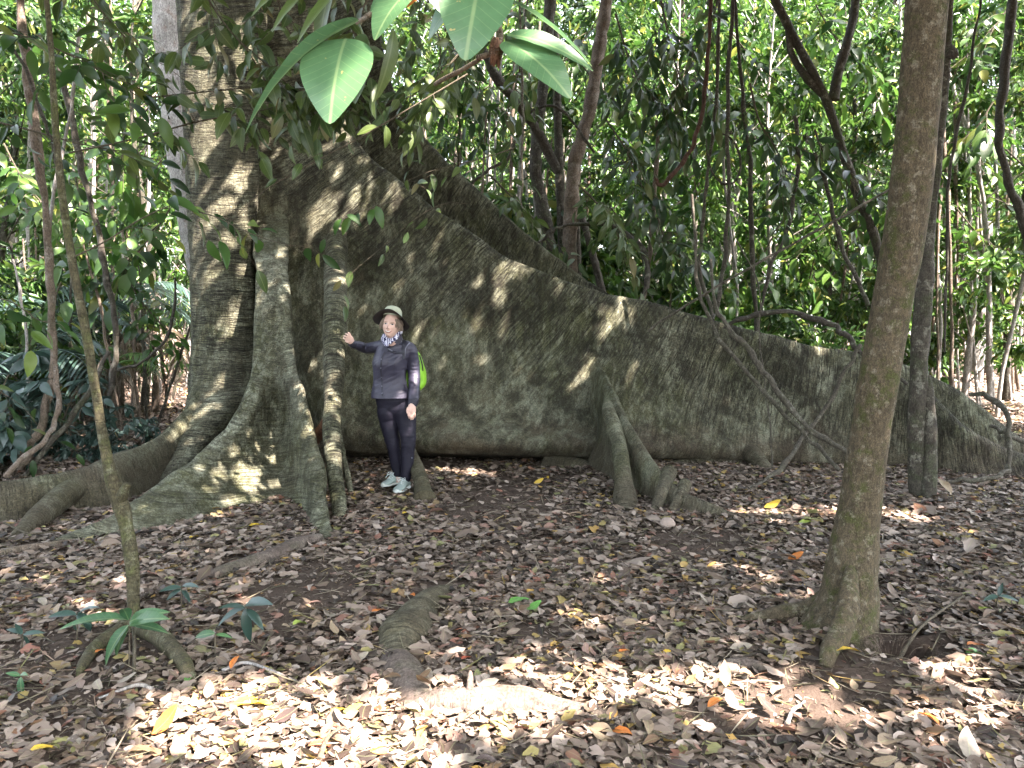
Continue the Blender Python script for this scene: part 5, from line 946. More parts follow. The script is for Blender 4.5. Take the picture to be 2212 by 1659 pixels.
seedling('teal seedling with drooping leaves right of the sapling', 528, 1388, 95, [(-.9, -.3, 75, 1), (.9, .45, 95, 1), (.1, -.9, 80, 1), (.7, -.4, 66, 1), (-.4, .3, 60, 1)], M_LBLUE)
seedling('small dark seedling behind the sapling foot', 390, 1320, 60, [(-.8, .3, 46, 1), (.8, .5, 52, 1), (.9, -.3, 40, .9), (-.6, -.4, 40, .9)], M_LBLUE)
seedling('bluish seedling left of the big seedling', 165, 1385, 66, [(-.8, .2, 60, 1), (.8, .5, 66, 1), (.3, -.8, 70, 1), (-.5, -.6, 60, 1), (.9, 0, 56, 1)], M_LBLUE)
seedling('low bluish seedling at the left edge', 45, 1400, 36, [(-.8, .2, 44, 1), (.8, .3, 46, 1), (.2, -.6, 40, 1), (-.4, .7, 36, 1)], M_LBLUE)
seedling('two-leaved light green seedling above the curved sapling root', 462, 1420, 60, [(-.9, -.2, 64, 1), (.9, .1, 40, 1)])
seedling('tiny green seedling near the bottom left', 42, 1500, 40, [(-.8, .3, 36, 1), (.8, .3, 36, 1), (.2, -.8, 50, .9)])
seedling('small seedling in the litter right of the leaning trunk', 2150, 1330, 40, [(-.9, .2, 40, 1), (.9, .2, 40, 1), (.1, .9, 34, 1)], M_LBLUE)
# ================================================================ the woman
def C(cx, cy, d): return P((800+cx/3.19)*.8848, (720+cy/3.19)*.8848, d)   # numbers read off an enlarged view of her
CK = .8848/3.19/F      # metres per view unit per metre of distance
def remeshed(name, mb, voxel, mats, parent, smooth=4, after=None):
    me = mb.mesh('tmp', mats); o = bpy.data.objects.new('tmp', me); COL.objects.link(o)
    md = o.modifiers.new('r', 'REMESH'); md.mode = 'VOXEL'; md.voxel_size = voxel
    if smooth: sm = o.modifiers.new('s', 'SMOOTH'); sm.iterations = smooth; sm.factor = .5
    dg = bpy.context.evaluated_depsgraph_get(); dg.update()
    nm = bpy.data.meshes.new_from_object(o.evaluated_get(dg)); bpy.data.objects.remove(o); bpy.data.meshes.remove(me)
    nm.name = name
    if not nm.materials:
        nm.materials.append(mats)
    n = len(nm.vertices); v = np.empty(n*3, np.float32); nm.vertices.foreach_get('co', v); v = v.reshape(-1, 3).astype(float)
    if after is not None:
        nr = np.empty(n*3, np.float32); nm.vertices.foreach_get('normal', nr); v = after(v, nr.reshape(-1, 3)); nm.vertices.foreach_set('co', v.astype(np.float32).ravel())
    nm.polygons.foreach_set('use_smooth', np.ones(len(nm.polygons), bool)); nm.update()
    return link(name, nm, parent)
def limb(mb, rows, m=20):
    """rows (cx,cy,d,radius in view units): tapered limb with round ends"""
    p = np.array([C(a, b_, d) for a, b_, d, r in rows]); r = np.array([q[3]*CK*q[2] for q in rows])
    tube(mb, p, r, m, .012, 0)
    for e in (0, -1):
        th, ph = np.meshgrid(np.linspace(0, np.pi, 9), np.linspace(0, 2*np.pi, 15), indexing='ij')
        s = p[e]+r[e]*.98*np.stack([np.sin(th)*np.cos(ph), np.sin(th)*np.sin(ph), np.cos(th)], -1); mb.add(s, grid_faces(9, 15))
def torso(mb, rows, m=36, pw=2.4):
    """rows (cy, x left, x right, d, half depth m, bust m)"""
    rings = []
    for cy_, xl, xr, d, hd, bust in rows:
        c = C((xl+xr)/2, cy_, d); hw = (xr-xl)/2*CK*d; ring = []
        for a in np.linspace(0, 2*np.pi, m, endpoint=False):
            ca, sa = math.cos(a), math.sin(a); x = hw*math.copysign(abs(ca)**(2/pw), ca); y = hd*math.copysign(abs(sa)**(2/pw), sa)
            if sa < 0: y -= bust*(abs(sa)**1.5)*(.35+.65*max(0, math.exp(-((ca-.42)/.32)**2)+math.exp(-((ca+.42)/.32)**2)))
            ring.append(c+[x, y, 0])
        rings.append(ring)
    loft(mb, rings, len(rings)*6, m, caps=True)
woman = thing('person', 'smiling woman in sun hat, dark shirt and trousers, resting one hand on the tube root', 'person')
DB_ = 6.78
# ---- skin: one continuous body
b = NT('skin'); p = b.pos()
M_SKIN = b.done(b.bsdf(b.mix(b.noise(p, 60, 4), (.60, .395, .315), (.69, .48, .40)), .48, b.bump(b.noise(p, 300, 2), .08, .001), .4))
HC = C(496, 236, 6.62); HR = (.0755, .098, .116)
ROLL, YAW, TILT = R(7), R(-6), R(-4)
HM = np.array((Matrix.Rotation(ROLL, 3, 'Y') @ Matrix.Rotation(YAW, 3, 'Z') @ Matrix.Rotation(TILT, 3, 'X')))
def head_pt(th, ph):
    """th 0 top..pi bottom, ph 0 = face front (-y); returns head-local metres"""
    x = np.sin(th)*np.sin(ph); y = -np.sin(th)*np.cos(ph); z = np.cos(th)
    fr = np.clip(-y, 0, 1)
    X, Y, Z = HR[0]*x, HR[1]*y, HR[2]*z
    low = np.clip(-z, 0, 1); X = X*(1-.30*low**1.6); Y = np.where(y > 0, Y*(1-.35*low), Y*(1-.10*low)); Y = Y-.012*low*(y < 0)
    g = lambda x0, z0, sx, sz: np.exp(-((X-x0)/sx)**2-((Z-z0)/sz)**2)*(fr > .15)
    sy = lambda x0, z0, sx, sz: g(x0, z0, sx, sz)+g(-x0, z0, sx, sz)
    Y = Y-.0235*g(0, -.030, .0105, .012)-.015*g(0, -.012, .0085, .016)-.006*g(0, .008, .008, .02)          # nose
    Y = Y-.007*sy(.012, -.036, .007, .006)                                                                     # nostril wings
    Y = Y+.010*sy(.031, .004, .016, .010)-.005*sy(.030, .022, .02, .008)                                       # sockets, brows
    Y = Y-.010*sy(.042, -.026, .017, .016)                                                                     # smiling cheeks
    Y = Y-.006*g(0, -.060, .03, .012)-.009*g(0, -.097, .02, .014)+.005*g(0, -.079, .025, .006)                 # mouth mound, chin
    Y = Y+.005*sy(.030, -.046, .006, .014)
    return np.stack([X, Y, Z], -1)
def face(x, z, off=0.0):
    """point on the face surface at local x,z"""
    th = np.linspace(.05, np.pi-.05, 120); ph = np.linspace(-1.3, 1.3, 120); A, B_ = np.meshgrid(th, ph, indexing='ij'); q = head_pt(A, B_).reshape(-1, 3)
    x = np.atleast_1d(x); z = np.atleast_1d(z); i = ((q[None, :, 0]-x[:, None])**2+(q[None, :, 2]-z[:, None])**2).argmin(1)
    r = np.stack([x, q[i, 1]-off, z], 1); return r
def W(q): return np.asarray(q)@HM.T+HC
mb = MB()
TH, PH = np.meshgrid(np.linspace(.001, np.pi-.001, 90), np.linspace(-np.pi, np.pi, 121), indexing='ij')
mb.add(W(head_pt(TH, PH)), grid_faces(90, 121))
for s in (1, -1):   # ears
    th, ph = np.meshgrid(np.linspace(0, np.pi, 12), np.linspace(0, 2*np.pi, 16), indexing='ij')
    mb.add(W(np.stack([s*.071+.009*np.sin(th)*np.cos(ph), .012+.016*np.sin(th)*np.sin(ph), -.012+.03*np.cos(th)], -1)), grid_faces(12, 16))
limb(mb, [(492, 290, 6.66, 48), (497, 330, 6.69, 46), (505, 372, 6.72, 50)])
torso(mb, [(372, 455, 570, 6.74, .045, 0), (400, 425, 620, 6.76, .06, 0), (460, 385, 640, 6.77, .09, .01), (560, 375, 600, 6.78, .09, .02), (680, 390, 600, 6.79, .075, 0), (800, 398, 630, 6.80, .07, 0), (890, 410, 660, 6.80, .05, 0)])
limb(mb, [(455, 890, 6.8, 52), (490, 1100, 6.78, 42), (512, 1150, 6.76, 40), (530, 1320, 6.8, 34), (545, 1400, 6.8, 26), (548, 1440, 6.8, 27)])
limb(mb, [(605, 890, 6.78, 52), (622, 1100, 6.72, 42), (622, 1150, 6.70, 40), (615, 1330, 6.7, 34), (602, 1430, 6.68, 26), (600, 1470, 6.66, 28)])
limb(mb, [(450, 396, 6.76, 26), (340, 408, 6.92, 30), (296, 412, 6.98, 29), (240, 396, 6.88, 25), (196, 380, 6.8, 20), (178, 362, 6.79, 22)])
limb(mb, [(632, 410, 6.77, 28), (664, 520, 6.80, 33), (668, 610, 6.80, 30), (668, 720, 6.72, 27), (660, 825, 6.66, 21), (657, 850, 6.65, 23)])
# hand on the root: palm, four spread fingers of different lengths, thumb from the side
def finger(rows): limb(mb, rows, 10)
limb(mb, [(184, 372, 6.79, 22), (170, 350, 6.775, 24), (160, 335, 6.77, 20)]); limb(mb, [(192, 360, 6.79, 16), (182, 338, 6.78, 17), (176, 326, 6.77, 13)])
finger([(158, 350, 6.77, 7.5), (142, 346, 6.745, 7), (130, 340, 6.755, 6.5), (122, 336, 6.785, 5.5)])
finger([(160, 336, 6.77, 7.5), (146, 326, 6.74, 7), (134, 320, 6.755, 6.5), (126, 319, 6.785, 5.5)])
finger([(168, 328, 6.77, 7.5), (157, 312, 6.745, 7), (148, 304, 6.76, 6.5), (139, 303, 6.79, 5.5)])
finger([(178, 326, 6.775, 7), (173, 308, 6.76, 6.5), (167, 298, 6.77, 6), (159, 296, 6.795, 5)])
finger([(170, 366, 6.775, 9.5), (156, 368, 6.75, 8), (145, 364, 6.75, 7), (138, 358, 6.77, 6)])
# hand at her side
limb(mb, [(657, 845, 6.64, 22), (654, 880, 6.62, 25), (652, 908, 6.615, 24)]); limb(mb, [(668, 860, 6.64, 18), (668, 905, 6.63, 19)]); limb(mb, [(644, 862, 6.63, 16), (640, 902, 6.61, 17)])
finger([(634, 905, 6.605, 8.5), (630, 928, 6.595, 8.5), (631, 945, 6.60, 7.5), (634, 958, 6.615, 6.5)])
finger([(647, 912, 6.61, 9), (645, 938, 6.60, 8.5), (646, 956, 6.605, 8), (648, 970, 6.62, 6.5)])
finger([(660, 912, 6.615, 9), (661, 938, 6.605, 8.5), (662, 956, 6.61, 8), (662, 968, 6.625, 6.5)])
finger([(674, 908, 6.625, 8), (678, 928, 6.62, 8), (679, 944, 6.63, 7), (677, 955, 6.64, 6)])
finger([(640, 868, 6.62, 11), (624, 884, 6.60, 10), (619, 902, 6.595, 9), (621, 918, 6.60, 7.5)])
remeshed('body', mb, .0036, M_SKIN, woman, 2)
# ---- face details
def spot(pts2, name, mat, off=.0012, n=10):
    """small flat shape lying on the face: outline in local x,z"""
    q = np.asarray(pts2, float); ctr = q.mean(0); V = []; k = len(q)
    for f in np.linspace(0, 1, 5): V.append(face(ctr[0]+(q[:, 0]-ctr[0])*f, ctr[1]+(q[:, 1]-ctr[1])*f, off+.0008*(1-f)))
    V = np.array(V); V = np.concatenate([V, V[:, :1]], 1); m_ = MB(); m_.add(W(V), grid_faces(5, k+1)); return m_.obj(name, mat, woman)
def ell(x, z, a, b_, rot=0, n=18, up=0.0):
    t = np.linspace(0, 2*np.pi, n, endpoint=False); X = a*np.cos(t); Z = b_*np.sin(t)+up*(X/a)**2
    return np.stack([x+X*math.cos(rot)-Z*math.sin(rot), z+X*math.sin(rot)+Z*math.cos(rot)], 1)
M_EYEW = plain('eye_white', (.62, .58, .55), .25, .5); M_IRIS = plain('iris', (.025, .018, .015), .15, .6); M_LASH = plain('lash', (.06, .035, .025), .7)
M_LIP = plain('lip', (.46, .17, .15), .45); M_TEETH = plain('teeth', (.82, .79, .74), .3, .5); M_MOUTH = plain('mouth_shadow', (.10, .03, .03), .6); M_BROW = plain('brow', (.26, .17, .12), .8); M_BLUSH = plain('blush', (.64, .33, .28), .5)
for s in (1, -1):
    spot(ell(s*.030, .003, .0145, .0056, s*.05), 'eye', M_EYEW, .0016)
    spot(ell(s*.030, .0034, .0062, .0056), 'iris', M_IRIS, .0030)
    spot(ell(s*.030, .0094, .0165, .0026, 0, 18, -.0036), 'eyelid', M_LASH, .0026)
    spot(ell(s*.032, .0205, .0175, .0026, -s*.06, 18, -.0035), 'eyebrow', M_BROW, .0012)
    spot(ell(s*.011, -.0385, .0036, .0018), 'nostril', M_MOUTH, .0012)
def smile(w, z, h_up, h_lo, curve, n=22):
    t = np.linspace(-1, 1, n); up = np.stack([w*t, z+curve*t**2+h_up*(1-t**2)], 1); lo = np.stack([w*t[::-1], z+curve*t[::-1]**2-h_lo*(1-t[::-1]**2)], 1); return np.concatenate([up, lo[1:-1]])
spot(smile(.034, -.0635, .0065, .0145, .0105), 'lips', M_LIP, .0016); spot(smile(.0305, -.0625, .0035, .0105, .0098), 'mouth', M_MOUTH, .0026); spot(smile(.027, -.0618, .0028, .0078, .0082), 'teeth', M_TEETH, .0040)
# ---- hair: ash-blond strands under the hat
b = NT('hair'); M_HAIR = b.done(b.bsdf(b.mix(b.noise(b.vmul(b.uv(), (2, 300, 1)), 4, 3), (.10, .072, .05), (.30, .235, .175)), .5, None, .4))
mb = MB(); rg = np.random.default_rng(4)
for s in (1, -1):
    for k in range(85):
        a = rg.uniform(.55, 2.6); z0 = rg.uniform(.02, .06); ln = rg.uniform(.05, .085)*(1 if s < 0 else .95)
        r0 = np.array([s*HR[0]*math.sin(a)*1.03, -HR[1]*math.cos(a)*1.0+.012, z0]); out = rg.uniform(.002, .02)
        q = np.array([r0, r0+[s*.007+s*out*.4, .004, -ln*.4], r0+[s*.006+s*out, .0+rg.normal()*.006, -ln*.8], r0+[s*(out*1.3-.002)+rg.normal()*.005, rg.normal()*.006, -ln]])
        tube(mb, W(q), [.0032, .0034, .0026, .0008], 5)
mb.obj('hair', M_HAIR, woman)
# ---- hat
HT = np.array((Matrix.Rotation(R(8), 3, 'Y') @ Matrix.Rotation(R(-17), 3, 'X'))); HO = C(503, 166, 6.635)
def lathe(prof, wob=None, m=72):
    a = np.linspace(0, 2*np.pi, m+1); out = []
    for r, z in prof: out.append(np.stack([r*np.cos(a), r*1.08*np.sin(a), z+(wob(a, r) if wob else 0*a)], 1))
    return np.array(out)
def droop(a, r):
    t = np.clip((r-.08)/.075, 0, 1)
    return t**1.2*(-.066*np.clip(np.cos(a), 0, 1)**1.6-.050*np.clip(-np.cos(a), 0, 1)**1.8+.005*np.sin(3*a+.6)+.006*np.clip(-np.sin(a), 0, 1)-.06*np.clip(np.sin(a), 0, 1))
hat = MB(); q = lathe([(.080, -.012), (.083, .004), (.082, .02), (.080, .038), (.074, .058), (.062, .074), (.044, .084), (.022, .088), (.0005, .089)]); hat.add(q@HT.T+HO, grid_faces(9, 73))
M_HATTOP = plain('hat_cloth', (.40, .43, .32), .8, .2, .15, 60); M_HATDARK = plain('hat_underbrim', (.055, .05, .05), .85, .2); M_HATPIPE = plain('hat_edge', (.13, .12, .09), .8, .2)
crown_o = hat.obj('hat', M_HATTOP, woman)
top = MB(); q = lathe([(.080, .006), (.10, .005), (.12, .004), (.145, .002), (.164, .0)], droop); top.add(q@HT.T+HO, grid_faces(5, 73)); top.obj('brim_top', M_HATPIPE, crown_o)
und = MB(); q = lathe([(.165, -.0015), (.145, -.002), (.12, -.001), (.10, .0), (.079, .0)], droop); und.add(q@HT.T+HO, grid_faces(5, 73)); und.obj('brim_underside', M_HATDARK, crown_o)
bn = MB(); q = lathe([(.0835, .004), (.0845, .010), (.0842, .017), (.083, .020)]); bn.add(q@HT.T+HO, grid_faces(4, 73)); bn.obj('hat_band', plain('hat_band_cloth', (.30, .36, .29), .8), crown_o)
# ---- shirt
def creases(amp, ax, sc, seed):
    def f(v, nr):
        q = v@np.array(ax).T*sc; n = fbm(q, seed, 3); return v+nr*(amp*(np.abs(n)*1.6-.5))[:, None]
    return f
b = NT('shirt_cloth'); p = b.pos(); M_SHIRT = b.done(b.bsdf(b.mix(b.noise(p, 25, 4), (.027, .026, .044), (.040, .039, .064)), .5, b.bump(b.noise(b.vmul(p, (14, 14, 40)), 1, 4, .6), .35, .008), .5))
mb = MB()
torso(mb, [(352, 448, 552, 6.74, .062, 0), (372, 425, 600, 6.75, .075, 0), (398, 400, 655, 6.765, .095, 0), (440, 375, 662, 6.775, .112, .010), (490, 357, 640, 6.775, .115, .038), (535, 349, 622, 6.775, .115, .052), (590, 354, 612, 6.775, .112, .028), (650, 356, 610, 6.775, .108, .004), (710, 350, 622, 6.775, .115, 0), (755, 343, 640, 6.775, .130, 0), (802, 338, 652, 6.775, .142, 0)])
limb(mb, [(462, 398, 6.76, 50), (410, 402, 6.82, 48), (345, 412, 6.93, 44), (296, 415, 6.99, 42), (245, 398, 6.89, 36), (205, 384, 6.82, 30), (190, 378, 6.80, 28)], 26)
limb(mb, [(610, 412, 6.76, 58), (646, 432, 6.77, 52), (664, 510, 6.80, 50), (672, 600, 6.81, 48), (674, 680, 6.77, 46), (674, 760, 6.70, 44), (668, 812, 6.67, 41), (664, 838, 6.66, 38)], 26)
def shirtfold(v, nr):
    q = np.stack([v[:, 0]*.6+v[:, 2]*.9, v[:, 1]*.6, v[:, 2]*1.0-v[:, 0]*.5], 1)
    n = fbm(q*np.array([9, 7, 26]), 3, 3); z = (v[:, 2]-.8)/.7
    arm = np.clip((v[:, 0]-C(628, 500, 6.78)[0])/.02, 0, 1)+np.clip((C(370, 400, 6.8)[0]-v[:, 0])/.02, 0, 1)
    m = fbm(np.stack([v[:, 0]*10, v[:, 1]*10, v[:, 2]*34], 1), 8, 2)
    return v+nr*((.0025*(np.abs(n)*1.5-.45))*(1-np.clip(arm, 0, 1))+.003*(np.abs(m)*1.5-.45)*np.clip(arm, 0, 1))[:, None]
shirt = remeshed('shirt', mb, .0055, M_SHIRT, woman, 4, shirtfold)
def on_front(cx, cy, off=0.0):
    """point on the front of the shirt at view unit cx,cy"""
    o = Vector((0, 0, CAMZ)); t = Vector(C(cx, cy, 7.0)); d = (t-o).normalized(); ok, loc, nrm, idx = shirt.ray_cast(o, d)
    return np.array(loc-d*off) if ok else C(cx, cy, 6.65)
M_SEAM = plain('shirt_seam', (.022, .022, .034), .6); M_STRAP = plain('strap_web', (.035, .037, .05), .6, .3); M_STRAPL = plain('strap_light', (.16, .17, .21), .6, .3)
def ribbon(pts, w, name, mat, parent, off=.004, th=.003, nrm=None):
    q = np.array([on_front(a, c, off) for a, c in pts]); q = catmull(q, len(pts)*6); T = unit(np.gradient(q, axis=0)); Nn = np.array([0, -1., .15]); S = unit(np.cross(T, Nn)); m_ = MB(); V = []
    for sx, sy in ((-1, 0), (-.7, 1), (.7, 1), (1, 0)): V.append(q+S*sx*w/2+np.array([0, -1, 0])*sy*th)
    m_.add(np.stack(V, 1), grid_faces(len(q), 4)); return m_.obj(name, mat, parent)
bpl = [(452, 440), (428, 480), (415, 540), (418, 620), (424, 700), (428, 790)]
ribbon(bpl, .017, 'placket', M_SEAM, shirt, .001, .003)
for cx, cy in ((420, 500), (417, 570), (420, 640), (425, 710), (427, 765)):
    m_ = MB(); tube(m_, [on_front(cx-3, cy, .004), on_front(cx-3, cy, .008)], [.005, .005], 10); m_.obj('button', M_STRAPL, shirt)
# collar
mb = MB()
for pts in ([(455, 385), (440, 420), (462, 445), (470, 400)], [(545, 330), (572, 300), (585, 350), (548, 388), (520, 372)]):
    q = np.array([on_front(a, c, .012) if c > 360 else C(a, c, 6.66) for a, c in pts]); k = len(q); mb.add(np.vstack([q, q.mean(0), q+[0, .012, 0]]), [(i, (i+1) % k, k) for i in range(k)]); mb.add(np.vstack([q, q+[0, .012, 0]]), [(i, i+k, (i+1) % k+k, (i+1) % k) for i in range(k)])
mb.obj('collar', M_SHIRT, shirt)
mb = MB(); limb(mb, [(668, 822, 6.665, 43), (662, 846, 6.655, 40)], 26); mb.obj('cuff', M_SEAM, shirt)
mb = MB(); limb(mb, [(205, 386, 6.82, 32), (188, 378, 6.80, 30)], 26); mb.obj('cuff', M_SEAM, shirt)
# ---- scarf
b = NT('scarf_cloth'); p = b.pos(); wv = b.n('TexWave', {'Vector': b.vmul(p, (1, 1, 1.6)), 'Scale': 15.0, 'Distortion': 9.0, 'Detail': 2.0, 'Detail Scale': 1.6}).outputs[1]
M_SCARF = b.done(b.bsdf(b.ramp(wv, [(0, (.02, .02, .06)), (.45, (.03, .03, .09)), (.5, (.22, .22, .42)), (.72, (.30, .30, .5)), (.76, (.62, .62, .72)), (1, (.7, .7, .76))]), .7, b.bump(wv, .2, .004)))
mb = MB(); rings = []
for cy_, xl, xr, d, hd in ((285, 445, 572, 6.69, .055), (300, 425, 583, 6.69, .07), (322, 415, 578, 6.69, .08), (345, 418, 562, 6.69, .085), (365, 432, 540, 6.68, .09), (385, 458, 512, 6.66, .085), (392, 472, 496, 6.64, .07)):
    c = C((xl+xr)/2, cy_, d); hw = (xr-xl)/2*CK*d
    rings.append([c+[hw*math.cos(a), hd*math.sin(a), .018*math.cos(a)+.004*math.sin(a*6+cy_)] for a in np.linspace(0, 2*np.pi, 40, endpoint=False)])
loft(mb, rings, 36, 80, .006, 30, 4); sc = mb.obj('scarf', M_SCARF, woman)
# ---- trousers
b = NT('trouser_cloth'); p = b.pos(); M_TROU = b.done(b.bsdf(b.mix(b.noise(p, 20, 4), (.010, .0095, .016), (.015, .014, .025)), .65, b.bump(b.noise(b.vmul(p, (18, 18, 40)), 1, 4, .6), .3, .008), .22))
mb = MB()
torso(mb, [(760, 368, 632, 6.785, .112, 0), (810, 374, 650, 6.785, .112, 0), (850, 383, 668, 6.79, .108, 0), (890, 388, 684, 6.79, .104, 0), (925, 398, 686, 6.795, .092, 0), (955, 410, 676, 6.80, .075, 0), (985, 440, 650, 6.80, .05, 0)])
limb(mb, [(464, 850, 6.79, 72), (466, 885, 6.785, 80), (468, 920, 6.785, 83), (474, 970, 6.80, 76), (486, 1050, 6.79, 66), (500, 1120, 6.78, 58), (510, 1165, 6.77, 53), (520, 1230, 6.79, 49), (530, 1310, 6.80, 43), (540, 1365, 6.80, 37), (546, 1395, 6.80, 33)], 30)
limb(mb, [(602, 850, 6.77, 74), (604, 885, 6.765, 81), (608, 920, 6.765, 84), (613, 970, 6.76, 78), (620, 1050, 6.74, 69), (626, 1120, 6.72, 62), (626, 1165, 6.71, 57), (624, 1230, 6.71, 54), (618, 1320, 6.70, 49), (612, 1390, 6.69, 44), (606, 1432, 6.68, 39)], 30)
def trfold(v, nr):
    m = fbm(np.stack([v[:, 0]*9+v[:, 2]*6, v[:, 1]*9, v[:, 2]*24], 1), 15, 3); kn = np.exp(-((v[:, 2]-.42)/.14)**2)+np.exp(-((v[:, 2]-.1)/.08)**2)+.3
    return v+nr*(.0035*(np.abs(m)*1.5-.45)*kn)[:, None]
tr = remeshed('trousers', mb, .0055, M_TROU, woman, 4, trfold)
def dot_on(ob, cx, cy, w, mat, name):
    o = Vector((0, 0, CAMZ)); d = (Vector(C(cx, cy, 7.0))-o).normalized(); ok, loc, nrm, i = ob.ray_cast(o, d)
    if ok:
        m_ = MB(); c = np.array(loc); tt = np.linspace(0, np.pi, 9); q = np.stack([w*np.cos(tt), 0*tt-.003, w*.8*np.sin(tt)], 1)+c; m_.add(np.vstack([q, c+[0, -.004, 0]]), [(i, i+1, 9) for i in range(8)]); m_.obj(name, mat, ob)
dot_on(tr, 655, 1272, .010, M_STRAPL, 'badge')
# ---- shoes
M_SHOE = plain('shoe_knit', (.34, .42, .39), .75, .3, .15, 120, .4); M_SOLE = plain('shoe_sole', (.62, .66, .62), .6); M_LACE = plain('shoe_lace', (.55, .62, .60), .7)
def shoe(heel, toe, ankle, wd):
    t = np.array(toe)-np.array(heel); L = np.linalg.norm(t[:2]); f = np.array([t[0], t[1], 0])/L; s = np.array([-f[1], f[0], 0]); h0 = np.array(heel)
    prof = [(-.01, .022, .055), (.03, .036, .085), (.12, .040, .100), (.25, .041, .102), (.38, .041, .092), (.52, .044, .072), (.66, .049, .056), (.80, .048, .046), (.92, .038, .038), (.99, .020, .028), (1.015, .006, .018)]
    def sect(w_, hh, base, x, n=22):
        ring = []
        for a in np.linspace(0, 2*np.pi, n, endpoint=False):
            ca, sa = math.cos(a), math.sin(a); ring.append(h0+f*L*x+s*(w_*wd*math.copysign(abs(ca)**.8, ca))*(1 if sa < .2 else 1-.35*sa)+np.array([0, 0, base+(hh-base)*(.5+.5*math.copysign(abs(sa)**.8, sa))]))
        return ring
    m_ = MB(); loft(m_, [sect(w_, hh, .018, x) for x, w_, hh in prof], 60, 44, caps=True); o = m_.obj('shoe', M_SHOE, woman)
    m_ = MB(); loft(m_, [sect(w_*1.08+.002, .027+.008*(x < .2)+.006*(x > .85), 0.0, x*1.01) for x, w_, hh in prof], 60, 36, caps=True); m_.obj('sole', M_SOLE, o)
    m_ = MB()
    for x in (.34, .42, .50, .58):
        hh = np.interp(x, [p_[0] for p_ in prof], [p_[2] for p_ in prof]); c = h0+f*L*x+[0, 0, hh+.002]
        tube(m_, [c-s*.024+[0, 0, -.006], c+[0, 0, .002]+f*.008, c+s*.024+[0, 0, -.006]], [.003, .0032, .003], 6); tube(m_, [c+s*.024+[0, 0, -.006]+f*.006, c+[0, 0, .003], c-s*.024+[0, 0, -.006]+f*.008], [.003, .003, .003], 6)
    c = h0+f*L*.34+[0, 0, .104]
    for sg in (1, -1): tube(m_, [c, c+s*sg*.03+f*.03+[0, 0, .014], c+s*sg*.036+f*.05-[0, 0, .01], c+s*sg*.012+f*.02+[0, 0, .002]], [.0028]*4, 6); tube(m_, [c, c+s*sg*.014+f*.06-[0, 0, .006], c+s*sg*.018+f*.09-[0, 0, .03]], [.0026]*3, 6)
    m_.obj('laces', M_LACE, o)
    m_ = MB(); a0 = np.array(ankle); q = h0+f*L*.13+[0, 0, .06]
    tube(m_, [q, (q+a0)/2+[0, 0, .01], a0], [.036, .035, .034], 18); m_.obj('sock', M_TROU, o)
g1 = G(*((800+560/3.19)*.8848, (720+1478/3.19)*.8848)); g2 = G(*((800+628/3.19)*.8848, (720+1520/3.19)*.8848))
def zz(q, e=.012): return [q[0], q[1], float(groundz(q[0], q[1]))+e]
h1 = C(560, 1440, 6.86); h1[2] = 0; t1 = C(428, 1520, 6.68); t1[2] = 0
shoe(zz(h1), zz(t1), C(546, 1398, 6.80), 1.0)
h2 = C(618, 1460, 6.72); t2 = C(536, 1580, 6.50)
shoe(zz(h2), zz(t2), C(606, 1432, 6.68), 1.05)
# ---- daypack worn on her back
pack = thing('daypack', 'lime green daypack with dark straps worn on the back of the woman', 'backpack')
mb = MB(); rings = []
for cy_, xl, xr, d0, d1 in ((425, 560, 660, 6.90, 6.98), (450, 520, 706, 6.88, 7.06), (520, 500, 735, 6.88, 7.12), (600, 495, 758, 6.88, 7.15), (670, 495, 764, 6.88, 7.15), (715, 505, 748, 6.88, 7.12), (738, 540, 730, 6.90, 7.05)):
    c = C((xl+xr)/2, cy_, (d0+d1)/2); hw = (xr-xl)/2*CK*7; hd = (d1-d0)/2
    rings.append([c+[hw*math.copysign(abs(math.cos(a))**.6, math.cos(a)), hd*math.copysign(abs(math.sin(a))**.6, math.sin(a)), 0] for a in np.linspace(0, 2*np.pi, 24, endpoint=False)])
loft(mb, rings, 50, 60, .006, 12, 7, caps=True)
mb.obj('bag', plain('lime_nylon', (.24, .52, .03), .5, .4, .2, 30, .3), pack)
mb = MB(); tube(mb, [C(716, 470, 6.9), C(735, 540, 6.90), C(742, 590, 6.93)], [.006, .006, .005], 8); mb.obj('piping', M_SEAM, pack)
ribbon([(602, 352), (590, 385), (586, 430), (588, 500)], .036, 'strap', M_STRAP, pack, .004, .006)
ribbon([(640, 372), (618, 395), (603, 430), (600, 480)], .010, 'strap', M_STRAPL, pack, .005, .005)
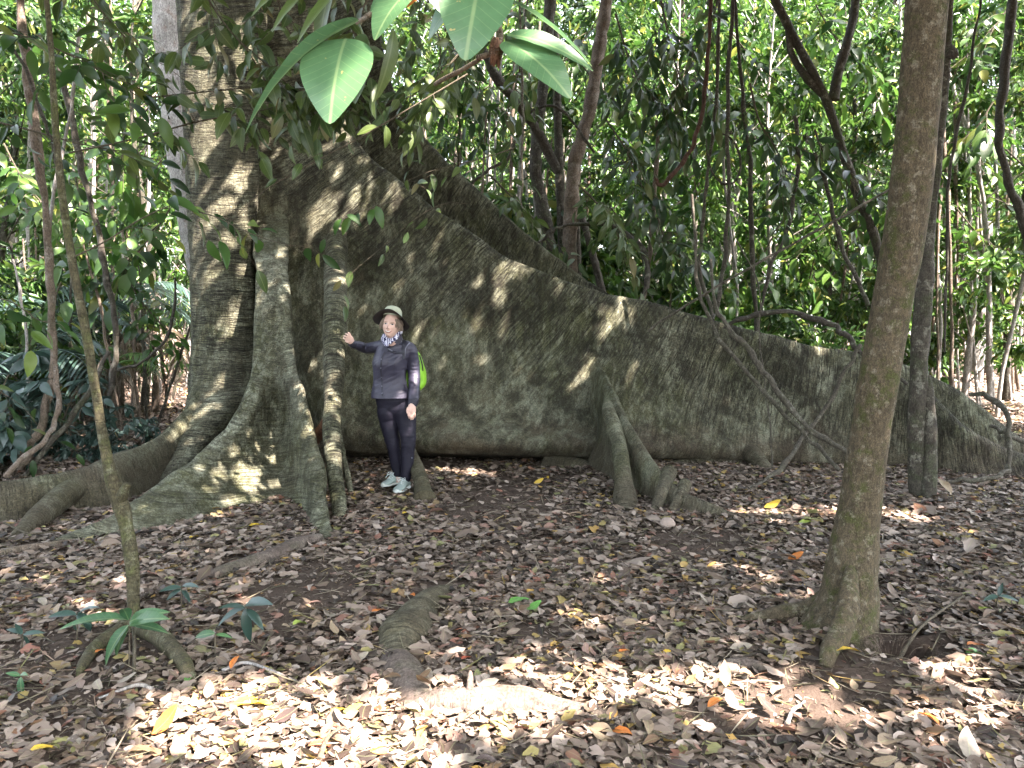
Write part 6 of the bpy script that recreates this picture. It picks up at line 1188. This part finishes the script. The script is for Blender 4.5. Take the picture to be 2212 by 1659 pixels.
ribbon([(440, 392), (470, 424), (512, 446), (560, 452), (590, 450)], .020, 'chest_strap', M_STRAP, pack, .004, .006)
ribbon([(448, 398), (474, 420), (505, 436)], .007, 'chest_strap', M_STRAPL, pack, .010, .003)
ribbon([(508, 444), (534, 452)], .022, 'buckle', M_SEAM, pack, .010, .008)
# ================================================================ light, sky, camera
w = bpy.data.worlds.new('World'); SC.world = w; w.use_nodes = True; nt = w.node_tree
bg = nt.nodes['Background']; sky = nt.nodes.new('ShaderNodeTexSky'); sky.sky_type = 'NISHITA'; sky.sun_disc = False
EL = math.asin(TOSUN[2]); AZ = math.atan2(TOSUN[0], TOSUN[1])
sky.sun_elevation = EL; sky.sun_rotation = AZ; sky.air_density = 1.0; sky.dust_density = 3.0; sky.ozone_density = 1.0
hs = nt.nodes.new('ShaderNodeHueSaturation'); hs.inputs['Saturation'].default_value = .45; nt.links.new(sky.outputs[0], hs.inputs['Color']); nt.links.new(hs.outputs[0], bg.inputs[0]); bg.inputs[1].default_value = SKY
sl = bpy.data.lights.new('sun', 'SUN'); sl.energy = SUN; sl.angle = R(.5); sl.color = (1, .85, .78)
so = bpy.data.objects.new('sun', sl); COL.objects.link(so); so.rotation_euler = Vector(TOSUN).to_track_quat('Z', 'Y').to_euler()
cd = bpy.data.cameras.new('camera'); cam = bpy.data.objects.new('camera', cd); COL.objects.link(cam)
cd.sensor_width = 36; cd.lens = 36*F/2212; cd.clip_end = 1000; cd.clip_start = .05
cam.location = (0, 0, CAMZ); cam.rotation_euler = (R(90)-PITCH, 0, 0); SC.camera = cam
vs = SC.view_settings; vs.view_transform = 'Standard'; vs.look = 'None'; vs.exposure = EXPO; vs.gamma = 1; vs.use_curve_mapping = False
cy = SC.cycles; cy.max_bounces = 6; cy.diffuse_bounces = 3; cy.glossy_bounces = 2; cy.transmission_bounces = 4; cy.transparent_max_bounces = 4; cy.sample_clamp_indirect = 6; cy.caustics_reflective = False; cy.caustics_refractive = False
cy.use_denoising = True; cy.use_adaptive_sampling = True; cy.adaptive_threshold = .02
